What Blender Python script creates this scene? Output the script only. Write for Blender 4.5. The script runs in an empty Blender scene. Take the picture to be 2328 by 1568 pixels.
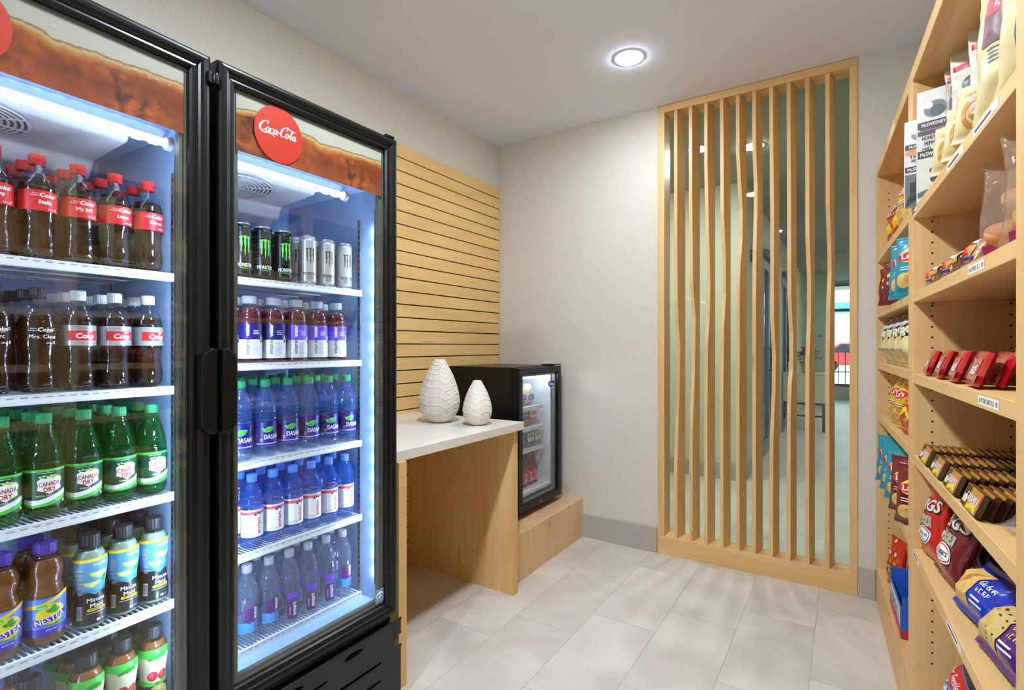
import bpy, bmesh, math, random
from math import sin, cos, pi, radians, sqrt, atan2
from mathutils import Vector, Matrix, noise
scene = bpy.context.scene
COL = scene.collection
# ---------------------------------------------------------------- camera
cam_d = bpy.data.cameras.new('camera'); cam = bpy.data.objects.new('camera', cam_d); COL.objects.link(cam)
cam.location = (0, 0, 1.25); cam.rotation_euler = (pi/2, 0, radians(32.9))
cam_d.sensor_width = 36; cam_d.lens = 1178*36/2328; cam_d.shift_y = 2/2328; cam_d.clip_start = .02
scene.camera = cam
# ---------------------------------------------------------------- world
world = bpy.data.worlds.new('sky'); scene.world = world; world.use_nodes = True
bg = world.node_tree.nodes['Background']; bg.inputs[0].default_value = (.80, .90, 1, 1); bg.inputs[1].default_value = 6.0
# ---------------------------------------------------------------- view
vs = scene.view_settings; vs.view_transform = 'Standard'; vs.look = 'None'; vs.gamma = 1; vs.use_curve_mapping = False
vs.exposure = 0.17
cy = scene.cycles
cy.max_bounces = 8; cy.diffuse_bounces = 5; cy.glossy_bounces = 3; cy.transmission_bounces = 2; cy.transparent_max_bounces = 36; cy.use_adaptive_sampling = True; cy.adaptive_threshold = .08; cy.adaptive_min_samples = 12
cy.sample_clamp_indirect = 4; cy.use_denoising = True; cy.caustics_reflective = False; cy.caustics_refractive = False
DOWN = 1000.0      # ceiling downlight lens
LEDW = 6.0      # cooler light bars
LEDC = 420.0     # led chips of the side strips
# ---------------------------------------------------------------- materials
def lin(c): return tuple(((x/255+.055)/1.055)**2.4 if x/255 > .04045 else x/255/12.92 for x in c) + (1,)
MATS = {}
def nodes(m): m.use_nodes = True; return m.node_tree.nodes, m.node_tree.links
def M(name, rgb=None, rough=.5, metal=0, spec=.5, emit=0, bump=0, bscale=40, coat=0):
    if name in MATS: return MATS[name]
    m = bpy.data.materials.new(name); MATS[name] = m; N, L = nodes(m); b = N['Principled BSDF']
    c = lin(rgb) if rgb else (.8, .8, .8, 1)
    b.inputs['Base Color'].default_value = c; b.inputs['Roughness'].default_value = rough; b.inputs['Metallic'].default_value = metal
    b.inputs['Specular IOR Level'].default_value = spec; b.inputs['Coat Weight'].default_value = coat
    if emit: b.inputs['Emission Color'].default_value = c; b.inputs['Emission Strength'].default_value = emit
    if bump:
        t = N.new('ShaderNodeTexCoord'); n = N.new('ShaderNodeTexNoise'); n.inputs['Scale'].default_value = bscale; n.inputs['Detail'].default_value = 3
        u = N.new('ShaderNodeBump'); u.inputs['Strength'].default_value = bump; u.inputs['Distance'].default_value = .003
        L.new(t.outputs['Object'], n.inputs[0]); L.new(n.outputs[0], u.inputs['Height']); L.new(u.outputs[0], b.inputs['Normal'])
    return m
def thin(name, tint, ior=1.45, rough=.03, haze=0, hcol=(200, 210, 220), bump=0, bscale=120):
    m = bpy.data.materials.new(name); MATS[name] = m; N, L = nodes(m); N.remove(N['Principled BSDF']); out = N['Material Output']
    tr = N.new('ShaderNodeBsdfTransparent'); tr.inputs[0].default_value = tint + (1,)
    gl = N.new('ShaderNodeBsdfGlossy'); gl.inputs['Roughness'].default_value = rough
    fr = N.new('ShaderNodeFresnel'); mx = N.new('ShaderNodeMixShader'); ge = N.new('ShaderNodeNewGeometry')
    io = N.new('ShaderNodeMix'); io.inputs[2].default_value = ior; io.inputs[3].default_value = 1/ior   # same reflectance from either side of the thin wall
    L.new(ge.outputs['Backfacing'], io.inputs[0]); L.new(io.outputs[0], fr.inputs[0])
    L.new(fr.outputs[0], mx.inputs[0]); L.new(gl.outputs[0], mx.inputs[2]); src = tr
    if haze:
        d = N.new('ShaderNodeBsdfDiffuse'); d.inputs[0].default_value = lin(hcol); t2 = N.new('ShaderNodeBsdfTranslucent'); t2.inputs[0].default_value = lin(hcol)
        a = N.new('ShaderNodeAddShader'); L.new(d.outputs[0], a.inputs[0]); L.new(t2.outputs[0], a.inputs[1])
        h = N.new('ShaderNodeMixShader'); h.inputs[0].default_value = haze; L.new(tr.outputs[0], h.inputs[1]); L.new(d.outputs[0], h.inputs[2]); src = h
    L.new(src.outputs[0], mx.inputs[1]); L.new(mx.outputs[0], out.inputs[0])
    if bump:
        t = N.new('ShaderNodeTexCoord'); n = N.new('ShaderNodeTexNoise'); n.inputs['Scale'].default_value = bscale
        u = N.new('ShaderNodeBump'); u.inputs['Strength'].default_value = bump; u.inputs['Distance'].default_value = .004
        L.new(t.outputs['Object'], n.inputs[0]); L.new(n.outputs[0], u.inputs['Height']); L.new(u.outputs[0], gl.inputs['Normal'])
    return m
def wood(name, c1, c2, vert=True, rough=.42, axis=None):
    """maple veneer: soft cloudy tone, long fine grain along one axis, a few mineral flecks"""
    m = bpy.data.materials.new(name); MATS[name] = m; N, L = nodes(m); b = N['Principled BSDF']
    t = N.new('ShaderNodeTexCoord')
    ax = axis or ('z' if vert else 'y')
    def mp(s, l):
        k = N.new('ShaderNodeMapping'); v = {'x': (l, s, s), 'y': (s, l, s), 'z': (s, s, l)}[ax]; k.inputs['Scale'].default_value = v
        L.new(t.outputs['Object'], k.inputs[0]); return k
    k1 = mp(7, .9); n1 = N.new('ShaderNodeTexNoise'); n1.inputs['Scale'].default_value = 1; n1.inputs['Detail'].default_value = 4; n1.inputs['Distortion'].default_value = 1.2
    L.new(k1.outputs[0], n1.inputs[0])
    k2 = mp(90, 2.5); n2 = N.new('ShaderNodeTexNoise'); n2.inputs['Scale'].default_value = 1; n2.inputs['Detail'].default_value = 3; L.new(k2.outputs[0], n2.inputs[0])
    k3 = mp(16, 2.2); n3 = N.new('ShaderNodeTexNoise'); n3.inputs['Scale'].default_value = 1.3; n3.inputs['Detail'].default_value = 6; n3.inputs['Distortion'].default_value = 2.5; L.new(k3.outputs[0], n3.inputs[0])
    ad = N.new('ShaderNodeMath'); ad.operation = 'MULTIPLY_ADD'; L.new(n2.outputs[0], ad.inputs[0]); ad.inputs[1].default_value = .45; L.new(n1.outputs[0], ad.inputs[2])
    r = N.new('ShaderNodeValToRGB'); r.color_ramp.elements[0].position = .45; r.color_ramp.elements[1].position = .95
    r.color_ramp.elements[0].color = lin(c2); r.color_ramp.elements[1].color = lin(c1); L.new(ad.outputs[0], r.inputs[0])
    r3 = N.new('ShaderNodeValToRGB'); r3.color_ramp.elements[0].position = .66; r3.color_ramp.elements[1].position = .76
    r3.color_ramp.elements[0].color = (1, 1, 1, 1); r3.color_ramp.elements[1].color = (.62, .5, .38, 1); L.new(n3.outputs[0], r3.inputs[0])
    mu = N.new('ShaderNodeMix'); mu.data_type = 'RGBA'; mu.blend_type = 'MULTIPLY'; mu.inputs[0].default_value = .8
    L.new(r.outputs[0], mu.inputs[6]); L.new(r3.outputs[0], mu.inputs[7]); L.new(mu.outputs[2], b.inputs['Base Color'])
    b.inputs['Roughness'].default_value = rough; b.inputs['Specular IOR Level'].default_value = .4
    return m
WC1, WC2 = (234, 196, 136), (214, 168, 104)
W_V = wood('maple_vertical', WC1, WC2); W_Y = wood('maple_lengthwise', WC1, WC2, axis='y'); W_X = wood('maple_crosswise', WC1, WC2, axis='x')
W_SL = wood('maple_slatwall', (236, 200, 132), (222, 180, 114), axis='y')
W_BOX = wood('maple_plinth', (230, 194, 148), (212, 172, 124), axis='z')
def wallmat(name, c, c2, scale=6):
    m = M(name, c, rough=.85, spec=.2); N, L = nodes(m); b = N['Principled BSDF']; t = N.new('ShaderNodeTexCoord')
    k = N.new('ShaderNodeMapping'); k.inputs['Scale'].default_value = (60, 60, 12); L.new(t.outputs['Object'], k.inputs[0])
    n = N.new('ShaderNodeTexNoise'); n.inputs['Scale'].default_value = scale; n.inputs['Detail'].default_value = 5; L.new(k.outputs[0], n.inputs[0])
    r = N.new('ShaderNodeValToRGB'); r.color_ramp.elements[0].color = lin(c2); r.color_ramp.elements[1].color = lin(c); r.color_ramp.elements[0].position = .35; r.color_ramp.elements[1].position = .65
    L.new(n.outputs[0], r.inputs[0]); L.new(r.outputs[0], b.inputs['Base Color'])
    u = N.new('ShaderNodeBump'); u.inputs['Strength'].default_value = .12; u.inputs['Distance'].default_value = .002; L.new(n.outputs[0], u.inputs['Height']); L.new(u.outputs[0], b.inputs['Normal'])
    return m
WALLM = wallmat('textured_wallcovering', (217, 212, 198), (209, 204, 190))
CEIL = M('ceiling_paint', (230, 237, 252), rough=.9, spec=.2)
def floormat():
    m = bpy.data.materials.new('porcelain_tile'); N, L = nodes(m); b = N['Principled BSDF']
    t = N.new('ShaderNodeTexCoord'); s = N.new('ShaderNodeSeparateXYZ'); L.new(t.outputs['Object'], s.inputs[0])
    def mth(op, a, bb=0, c=0):
        k = N.new('ShaderNodeMath'); k.operation = op
        for i, v in enumerate((a, bb, c)):
            if hasattr(v, 'links') or hasattr(v, 'is_linked'): L.new(v, k.inputs[i])
            else: k.inputs[i].default_value = v
        return k.outputs[0]
    u = mth('DIVIDE', mth('ADD', s.outputs[0], .12), .2925); cu = mth('FLOOR', u); fu = mth('SUBTRACT', u, cu)
    v = mth('DIVIDE', mth('SUBTRACT', mth('SUBTRACT', s.outputs[1], 2.24), mth('MULTIPLY', cu, .2075)), .6225); cv = mth('FLOOR', v); fv = mth('SUBTRACT', v, cv)
    e1 = mth('LESS_THAN', fu, .0085); e2 = mth('LESS_THAN', fv, .004); g = mth('MAXIMUM', e1, e2)
    cb = N.new('ShaderNodeCombineXYZ'); L.new(cu, cb.inputs[0]); L.new(cv, cb.inputs[1])
    wn = N.new('ShaderNodeTexWhiteNoise'); wn.noise_dimensions = '3D'; L.new(cb.outputs[0], wn.inputs[0])
    va = N.new('ShaderNodeVectorMath'); va.operation = 'MULTIPLY_ADD'; L.new(wn.outputs['Color'], va.inputs[0]); va.inputs[1].default_value = (9, 9, 9); L.new(t.outputs['Object'], va.inputs[2])
    n = N.new('ShaderNodeTexNoise'); n.inputs['Scale'].default_value = 3.2; n.inputs['Detail'].default_value = 6; n.inputs['Distortion'].default_value = .6; L.new(va.outputs[0], n.inputs[0])
    r = N.new('ShaderNodeValToRGB'); r.color_ramp.elements[0].position = .32; r.color_ramp.elements[1].position = .68
    r.color_ramp.elements[0].color = lin((196, 188, 175)); r.color_ramp.elements[1].color = lin((219, 212, 200)); L.new(n.outputs[0], r.inputs[0])
    tv = mth('MULTIPLY_ADD', wn.outputs[0], .06, .96)
    hs = N.new('ShaderNodeHueSaturation'); L.new(r.outputs[0], hs.inputs['Color']); L.new(tv, hs.inputs['Value'])
    mx = N.new('ShaderNodeMix'); mx.data_type = 'RGBA'; L.new(g, mx.inputs[0]); L.new(hs.outputs[0], mx.inputs[6]); mx.inputs[7].default_value = lin((168, 160, 146))
    L.new(mx.outputs[2], b.inputs['Base Color']); b.inputs['Roughness'].default_value = .42
    rr = mth('MULTIPLY_ADD', n.outputs[0], .25, .28); L.new(rr, b.inputs['Roughness'])
    bp = N.new('ShaderNodeBump'); bp.invert = True; bp.inputs['Strength'].default_value = .3; bp.inputs['Distance'].default_value = .001; L.new(g, bp.inputs['Height']); L.new(bp.outputs[0], b.inputs['Normal'])
    return m
FLOORM = floormat()
BASEB = M('baseboard_grey', (176, 172, 162), .55)
BLACK = M('black_plastic_frame', (10, 13, 12), .3, spec=.35); BLACKM = M('black_powder_coat', (20, 25, 24), .5, bump=.05, bscale=300)
DARK = M('dark_void', (8, 8, 9), .8); RUB = M('door_gasket', (92, 96, 84), .5); ALU = M('brushed_aluminium', (170, 172, 168), .35, metal=.9)
LINER = M('cooler_liner_led_tint', (160, 192, 230), .45); WIRE = M('white_coated_wire', (228, 234, 238), .35)  # blue cast of the led light is put into the white liner's colour
WPL = M('white_plastic', (226, 230, 236), .4); LEDM = M('led_tube', (205, 225, 255), emit=LEDW)
DOWNM = M('downlight_lens', (226, 238, 255), emit=DOWN); DOWNM2 = M('downlight_lens_dimmed', (226, 238, 255), emit=DOWN*.27); WHITE = M('print_white', (240, 240, 238), .45); PBLK = M('print_black', (20, 20, 22), .4)
GLASS = thin('door_glass', (.93, .95, .95), 1.52, .004)
SGLASS = thin('screen_glass', (.84, .90, .84), 1.5, .01)
COUNTER = M('quartz_top', (222, 218, 208), .3, bump=0)
VASE = M('vase_bisque', (226, 218, 206), .75)
# ---------------------------------------------------------------- mesh building
class MB:
    def __init__(s): s.v = []; s.f = []; s.m = []; s.sm = []
    def add(s, vs, fs, mi=0, smooth=False):
        o = len(s.v); s.v += [tuple(p) for p in vs]
        for f in fs: s.f.append(tuple(i+o for i in f)); s.m.append(mi); s.sm.append(smooth)
        return s
    def box(s, x0, y0, z0, x1, y1, z1, mi=0):
        v = [(x0, y0, z0), (x1, y0, z0), (x1, y1, z0), (x0, y1, z0), (x0, y0, z1), (x1, y0, z1), (x1, y1, z1), (x0, y1, z1)]
        return s.add(v, [(0, 3, 2, 1), (4, 5, 6, 7), (0, 1, 5, 4), (1, 2, 6, 5), (2, 3, 7, 6), (3, 0, 4, 7)], mi)
    def prism(s, poly, a, d, axis='z', mi=0):
        """extrude a 2D polygon from a to d along axis"""
        mk = {'z': lambda p, h: (p[0], p[1], h), 'y': lambda p, h: (p[0], h, p[1]), 'x': lambda p, h: (h, p[0], p[1])}[axis]
        n = len(poly); v = [mk(p, a) for p in poly] + [mk(p, d) for p in poly]
        return s.add(v, [tuple(range(n))[::-1], tuple(range(n, 2*n))] + [(i, (i+1) % n, n+(i+1) % n, n+i) for i in range(n)], mi)
    def lathe(s, prof, seg=32, mi=0, fn=None, c=(0, 0, 0), smooth=True, caps=True, zfn=None):
        v = []; n = len(prof)
        for r, z in prof:
            for k in range(seg):
                t = 2*pi*k/seg; rr = r+(fn(t, z, r) if fn else 0); v.append((c[0]+rr*cos(t), c[1]+rr*sin(t), c[2]+z+(zfn(t, z, r) if zfn else 0)))
        f = [(i*seg+k, i*seg+(k+1) % seg, (i+1)*seg+(k+1) % seg, (i+1)*seg+k) for i in range(n-1) for k in range(seg)]
        if caps: f += [tuple(range(seg))[::-1], tuple(range((n-1)*seg, n*seg))]
        return s.add(v, f, mi, smooth)
    def tube(s, pts, r, seg=8, mi=0):
        pts = [Vector(p) for p in pts]; v = []; n = len(pts); up = Vector((.13, .2, 1))
        for i, p in enumerate(pts):
            d = (pts[min(i+1, n-1)]-pts[max(i-1, 0)]).normalized(); a = d.cross(up).normalized(); b = d.cross(a)
            for k in range(seg): t = 2*pi*k/seg; v.append(p+(a*cos(t)+b*sin(t))*r)
        f = [(i*seg+k, i*seg+(k+1) % seg, (i+1)*seg+(k+1) % seg, (i+1)*seg+k) for i in range(n-1) for k in range(seg)]
        f += [tuple(range(seg))[::-1], tuple(range((n-1)*seg, n*seg))]
        return s.add(v, f, mi, True)
    def mesh(s, name, mats):
        me = bpy.data.meshes.new(name); me.from_pydata(s.v, [], s.f)
        for m in (mats if isinstance(mats, (list, tuple)) else [mats]): me.materials.append(m)
        me.polygons.foreach_set('material_index', s.m); me.polygons.foreach_set('use_smooth', s.sm); me.validate(); me.update(); return me
    def build(s, name, mats, parent=None, bevel=0, loc=None, rz=None):
        o = obj(name, s.mesh(name, mats), parent)
        if bevel:
            b = o.modifiers.new('bevel', 'BEVEL'); b.width = bevel; b.segments = 2; b.limit_method = 'ANGLE'; b.angle_limit = radians(35)
        if loc: o.location = loc
        if rz is not None: o.rotation_euler[2] = rz
        return o
def obj(name, me, parent=None):
    o = bpy.data.objects.new(name, me); COL.objects.link(o); o.parent = parent; return o
def tag(o, label=None, cat=None, group=None, kind=None):
    if label: o['label'] = label
    if cat: o['category'] = cat
    if group: o['group'] = group
    if kind: o['kind'] = kind
    return o
def empty(name, loc=(0, 0, 0), rz=0, parent=None):
    o = bpy.data.objects.new(name, None); COL.objects.link(o); o.location = loc; o.rotation_euler[2] = rz; o.parent = parent; o.empty_display_size = .05; return o
def struct(name, mb, mats, **k): return tag(mb.build(name, mats, **k), kind='structure')
def instance(proto, loc, rot=(0, 0, 0), scale=None):
    """proto = (root name, root mesh or None, [(child name, mesh, [(sub name, mesh)])])"""
    r = proto['root'].copy(); COL.objects.link(r); r.location = loc; r.rotation_euler = rot
    if scale: r.scale = scale
    for ch, subs in proto['kids']:
        c = ch.copy(); COL.objects.link(c); c.parent = r
        for g in subs: d = g.copy(); COL.objects.link(d); d.parent = c
    return r
class Proto:
    """first use hands out the original, later uses copy it and its parts"""
    def __init__(s, root, kids): s.d = dict(root=root, kids=kids); s.used = False
    def put(s, loc, rot=(0, 0, 0), parent_matrix=None):
        if not s.used: s.used = True; r = s.d['root']; r.location = loc; r.rotation_euler = rot; return r
        return instance(s.d, loc, rot)
# ---------------------------------------------------------------- printed art, laid on any surface
FONTC = {}
def glyphs(text, bold=0, sp=1):
    key = (text, bold, sp)
    if key not in FONTC:
        c = bpy.data.curves.new('t', 'FONT'); c.body = text; c.resolution_u = 2; c.offset = bold; c.space_character = sp; c.fill_mode = 'FRONT' if hasattr(c, 'fill_mode') else None
        o = bpy.data.objects.new('t', c); COL.objects.link(o); bpy.context.view_layer.update()
        me = o.evaluated_get(bpy.context.evaluated_depsgraph_get()).to_mesh()
        v = [(p.co.x, p.co.y) for p in me.vertices]; f = [tuple(p.vertices) for p in me.polygons]
        COL.objects.unlink(o); bpy.data.objects.remove(o); bpy.data.curves.remove(c)
        x0 = min(a for a, _ in v); x1 = max(a for a, _ in v); FONTC[key] = ([(a-x0, b) for a, b in v], f, x1-x0)
    return FONTC[key]
def txt(s, x, y, h, mat, al='c', rot=0, bold=.012, shear=0, width=None, lay=2, arc=0, sp=1):
    if set(s) & set('MNWVKX') and bold > 0:   # thicken by a second pass, the outline offset folds over at sharp corners
        d = h*.045; return txt(s, x-d*cos(rot)*.5, y-d*sin(rot)*.5, h, mat, al, rot, 0, shear, width, lay, arc, sp)+txt(s, x+d*cos(rot)*.5, y+d*sin(rot)*.5, h, mat, al, rot, 0, shear, width, lay+.4, arc, sp)
    v, f, w = glyphs(s, bold, sp); k = h/.7; kx = k if width is None else width/w; W = w*kx
    ox = {'c': -W/2, 'l': 0, 'r': -W}[al]; c, sn = cos(rot), sin(rot); out = []
    for a, b in v:
        X = a*kx+ox+b*k*shear; Y = b*k - h/2
        if arc: Y += arc*(1-(2*(X)/W)**2)
        out.append((x+X*c-Y*sn, y+X*sn+Y*c))
    return [(out, f, mat, lay)]
def poly(pts, mat, lay=1): return [(list(pts), [tuple(range(len(pts)))], mat, lay)]
def rect(x0, y0, x1, y1, mat, lay=0): return poly([(x0, y0), (x1, y0), (x1, y1), (x0, y1)], mat, lay)
def ell(x, y, rx, ry, mat, lay=1, n=28, rot=0): return poly([(x+rx*cos(t)*cos(rot)-ry*sin(t)*sin(rot), y+rx*cos(t)*sin(rot)+ry*sin(t)*cos(rot)) for t in (2*pi*i/n for i in range(n))], mat, lay)
def leaf(x, y, L, w, a, mat, lay=1):
    p = [(t*L, w*sin(pi*t)) for t in (i/8 for i in range(9))] + [(t*L, -w*sin(pi*t)) for t in (i/8 for i in range(7, 0, -1))]
    return poly([(x+u*cos(a)-v*sin(a), y+u*sin(a)+v*cos(a)) for u, v in p], mat, lay)
def lines(x0, y0, x1, n, dy, mat, h=.0009, lay=2, seed=1):
    """rows of fine print too small to read"""
    R = random.Random(seed); o = []
    for i in range(n): o += rect(x0, y0-i*dy, x0+(x1-x0)*(.75+.25*R.random()), y0-i*dy+h, mat, lay)
    return o
def bars(x, y, w, h, mat=None, lay=3):
    o = rect(x, y, x+w, y+h, WHITE, lay-1); R = random.Random(4); t = x+w*.06
    while t < x+w*.92: b = w*(.02+.03*R.random()); o += rect(t, y+h*.06, t+b, y+h*.94, PBLK, lay); t += b+w*(.02+.03*R.random())
    return o
def scrawl(x, y, w, h, mat, lay=2, seed=1):
    """lettering too small or worn to read"""
    R = random.Random(seed); n = max(4, int(w/h*1.5)); c = w/n; o = []
    for i in range(n):
        X = x-w/2+c*i; t = c*.2; hh = h*R.choice((.5, .5, .38)); o += rect(X+c*.12, y-h/2, X+c*.12+t, y-h/2+2*hh, mat, lay)
        for q in R.sample((0, .45, .9), 2): o += rect(X+c*.12+t, y-h/2+2*hh*q*.92, X+c*.78, y-h/2+2*hh*q*.92+h*.13, mat, lay)
        if R.random() < .5: o += rect(X+c*.62, y-h/2, X+c*.62+t, y-h/2+hh, mat, lay)
    return o
def cat(pts, n=6):
    o = []; P = [pts[0]]+list(pts)+[pts[-1]]
    for i in range(1, len(P)-2):
        for k in range(n):
            t = k/n; a, b, c, d = P[i-1:i+3]
            o.append(tuple(.5*((2*b[j])+(-a[j]+c[j])*t+(2*a[j]-5*b[j]+4*c[j]-d[j])*t*t+(-a[j]+3*b[j]-3*c[j]+d[j])*t**3) for j in range(len(b))))
    return o+[tuple(pts[-1])]
def stroke(pts, mat, lay=2, tf=lambda x, y: (x, y), k=1, n=5):
    """brush stroke through (x, y, width) points"""
    q = cat(pts, n); v = []
    for i, (x, y, w) in enumerate(q):
        a = q[max(i-1, 0)]; b = q[min(i+1, len(q)-1)]; dx, dy = b[0]-a[0], b[1]-a[1]; l = sqrt(dx*dx+dy*dy) or 1
        w = max(w, .01)*k/2; v += [tf(x-dy/l*w, y+dx/l*w), tf(x+dy/l*w, y-dx/l*w)]
    return [(v, [(2*i, 2*i+1, 2*i+3, 2*i+2) for i in range(len(q)-1)], mat, lay)]
def lay_art(name, art, mapper, sx=.004, sy=None, parent=None, eps=.00022, off0=0):
    """cut the flat shapes into strips, then put them on the surface mapper(x, y, off)"""
    mats = []; V = []; F = []; MI = []
    for v, f, mat, lay in art:
        if mat not in mats: mats.append(mat)
        bm = bmesh.new(); vs = [bm.verts.new((a, b, 0)) for a, b in v]
        for q in f:
            try: bm.faces.new([vs[i] for i in q])
            except Exception: pass
        xs = [p[0] for p in v]; ys = [p[1] for p in v]
        for s, lo, hi, ax in ((sx, min(xs), max(xs), 0), (sy, min(ys), max(ys), 1)):
            if not s or hi-lo < s: continue
            k = math.floor(lo/s)+1
            if any(len(x.verts) > 4 for x in bm.faces): bmesh.ops.triangulate(bm, faces=[x for x in bm.faces if len(x.verts) > 4])
            while k*s < hi:
                bmesh.ops.bisect_plane(bm, geom=list(bm.verts)+list(bm.edges)+list(bm.faces), plane_co=(k*s, 0, 0) if ax == 0 else (0, k*s, 0), plane_no=(1, 0, 0) if ax == 0 else (0, 1, 0)); k += 1
        bm.verts.index_update(); o = len(V)
        V += [mapper(p.co.x, p.co.y, (lay+1)*eps+off0) for p in bm.verts]
        for q in bm.faces: F.append(tuple(w.index+o for w in q.verts)); MI.append(mats.index(mat))
        bm.free()
    me = bpy.data.meshes.new(name); me.from_pydata(V, [], F)
    for m in mats: me.materials.append(m)
    me.polygons.foreach_set('material_index', MI); me.polygons.foreach_set('use_smooth', [True]*len(F)); me.update()
    return obj(name, me, parent)
def cyl_map(R, z0=0, face=-pi/2):
    rf = R if callable(R) else (lambda z: R)
    def f(x, y, off): r = rf(y)+off; t = face+x/rf(y) if not callable(R) else face+x/R0; return (r*cos(t), r*sin(t), z0+y)
    R0 = R if not callable(R) else max(rf(0.05), rf(.1))
    return f
def flat_map(o=(0, 0, 0), u=(1, 0, 0), w=(0, 0, 1), n=(0, -1, 0)):
    o, u, w, n = map(Vector, (o, u, w, n)); return lambda x, y, off: tuple(o+u*x+w*y+n*off)
def C(name, rgb, rough=.4, **k): return M('ink_'+name, rgb, rough, **k)
RED = C('red', (205, 28, 36)); GRN = C('green', (20, 130, 70)); LGRN = C('bright_green', (70, 200, 70)); NAVY = C('navy', (20, 22, 120)); PUR = C('purple', (72, 40, 160)); YEL = C('yellow', (235, 205, 50)); BLU = C('blue', (40, 90, 200)); SKY = C('sky', (100, 175, 220)); CRM = C('cream', (235, 225, 175)); GLD = C('gold', (200, 160, 60)); BRN = C('brown', (90, 45, 22)); ORG = C('orange', (225, 110, 40)); DRED = C('dark_red', (110, 16, 22)); PNK = C('pink', (225, 90, 100)); GRY = C('grey', (130, 130, 130)); SLV = C('silver', (190, 195, 200), .3, metal=.6); DGRN = C('dark_green', (10, 70, 40)); TEAL = C('teal', (10, 150, 165)); TAN = C('tan', (205, 170, 110))
# brush lettering, two round-hand words joined by a hyphen
def script_logo(cx, cyy, w, mat, lay=3):
    k = w/9.6; tf = lambda x, y: (cx+(x+.28*y-5.0)*k, cyy+(y-.8)*k+.0*x)
    S = []
    def st(p): S.extend(stroke([(a, b, c*1.25) for a, b, c in p], mat, lay+.35*len(S), tf))
    def o(x, s=.42): st([(x+s*cos(t)*.85, .5+.5*sin(t), .12+.16*abs(cos(t))) for t in [pi*.5+i*2*pi/12 for i in range(13)]])
    def c(x): st([(x+.38, .82, .16), (x+.15, 1.0, .1), (x-.2, .85, .2), (x-.35, .5, .27), (x-.2, .12, .2), (x+.12, .0, .1), (x+.5, .25, .06)])
    def a(x): o(x, .4); st([(x+.34, 1.0, .2), (x+.32, .5, .24), (x+.38, .08, .18), (x+.55, .02, .08), (x+.75, .25, .05)])
    def l(x): st([(x-.35, .3, .05), (x+.05, 1.0, .08), (x+.3, 1.75, .1), (x+.22, 2.1, .1), (x+.02, 1.7, .22), (x-.02, .8, .26), (x+.05, .12, .2), (x+.25, .0, .08), (x+.5, .25, .05)])
    st([(1.5, 1.75, .1), (1.75, 2.05, .16), (1.5, 2.3, .12), (1.0, 2.25, .14), (.45, 1.75, .3), (.15, 1.0, .38), (.25, .35, .32), (.7, .02, .16), (1.2, .2, .08), (1.5, .6, .05)])
    st([(.35, .1, .03), (.75, -.22, .1), (1.5, -.3, .17), (2.5, -.12, .2), (3.3, -.25, .14), (3.9, -.6, .04)])
    o(1.95); c(2.85); a(3.8)
    st([(4.5, .62, .16), (4.95, .66, .16)])
    st([(6.1, 1.6, .1), (6.35, 1.95, .16), (6.1, 2.35, .12), (5.6, 2.2, .16), (5.2, 1.6, .3), (5.05, .9, .36), (5.2, .25, .28), (5.6, .0, .14), (6.0, .25, .07)])
    st([(5.45, 1.9, .04), (6.1, 2.45, .1), (7.0, 2.15, .16), (7.9, 1.9, .12), (8.6, 2.1, .04)])
    o(6.6); l(7.45); a(8.3)
    return S
# ================================================================ ROOM
XL, YB, HC = -2.137, 3.115, 2.695
TH = radians(2.7); T2 = Vector((sin(TH), -cos(TH), 0)); N2 = Vector((cos(TH), sin(TH), 0)); Q0 = Vector((.118, 3.10, 0))
def SH(s, v, z): return Q0+T2*s+N2*v+Vector((0, 0, z))
RZS = atan2(T2.y, T2.x)
m = MB().box(-2.3, -2.6, -.1, 2.2, 16.6, 0); struct('floor', m, FLOORM)
m = MB().box(-2.3, -2.6, HC, .9, YB+.12, HC+.1); struct('ceiling', m, CEIL)
m = MB().box(XL-.12, -2.6, 0, XL, YB+.12, HC); struct('wall_left', m, WALLM)
m = MB().box(XL, YB, 0, -.965, YB+.12, HC).box(.045, YB, 0, .75, YB+.12, HC); struct('wall_back', m, WALLM)
a, b_, c_, d_ = SH(-.02, .305, 0), SH(5.75, .305, 0), SH(5.75, .42, 0), SH(-.02, .42, 0)
m = MB().prism([(p.x, p.y) for p in (a, b_, c_, d_)], 0, HC); struct('wall_right', m, WALLM)
m = MB().box(XL, -2.7, 0, .95, -2.6, HC); struct('wall_rear', m, WALLM)
m = MB().box(-1.475, YB-.012, 0, -.966, YB-.0005, .15).box(.0455, YB-.012, 0, .117, YB-.0005, .15)
struct('baseboard_back', m, BASEB, bevel=.002)
m = MB().box(XL+.0005, -2.6, 0, XL+.012, -.02, .15); struct('baseboard_left', m, BASEB, bevel=.002)
m = MB().box(XL+.02, -2.5995, 0, .6, -2.588, .15); struct('baseboard_rear', m, BASEB, bevel=.002)
# ---------------------------------------------------------------- ceiling downlights
def downlight(x, y, z, r, label, mat, nm='ceiling_downlight'):
    t = tag(empty(nm, (x, y, z)), label, 'ceiling light', 'round ceiling downlights')
    m = MB().lathe([(r, -.0005), (r+.009, -.0005), (r+.008, -.003), (r, -.004), (r, -.0005)], 40, caps=False); m.build('trim_ring', WPL, t)
    MB().lathe([(r, -.0035), (r*.98, -.0055), (r*.8, -.008), (r*.5, -.0095), (r*.2, -.010), (.0005, -.0102)], 40, caps=False).build('lens', mat, t)
downlight(-.919, 2.501, HC, .066, 'round recessed ceiling light in front of the slatted screen', DOWNM2)
downlight(-.75, 1.05, HC, .066, 'round recessed ceiling light above the middle of the aisle', DOWNM)
downlight(-.75, -.85, HC, .066, 'round recessed ceiling light at the near end of the room', DOWNM)
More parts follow.
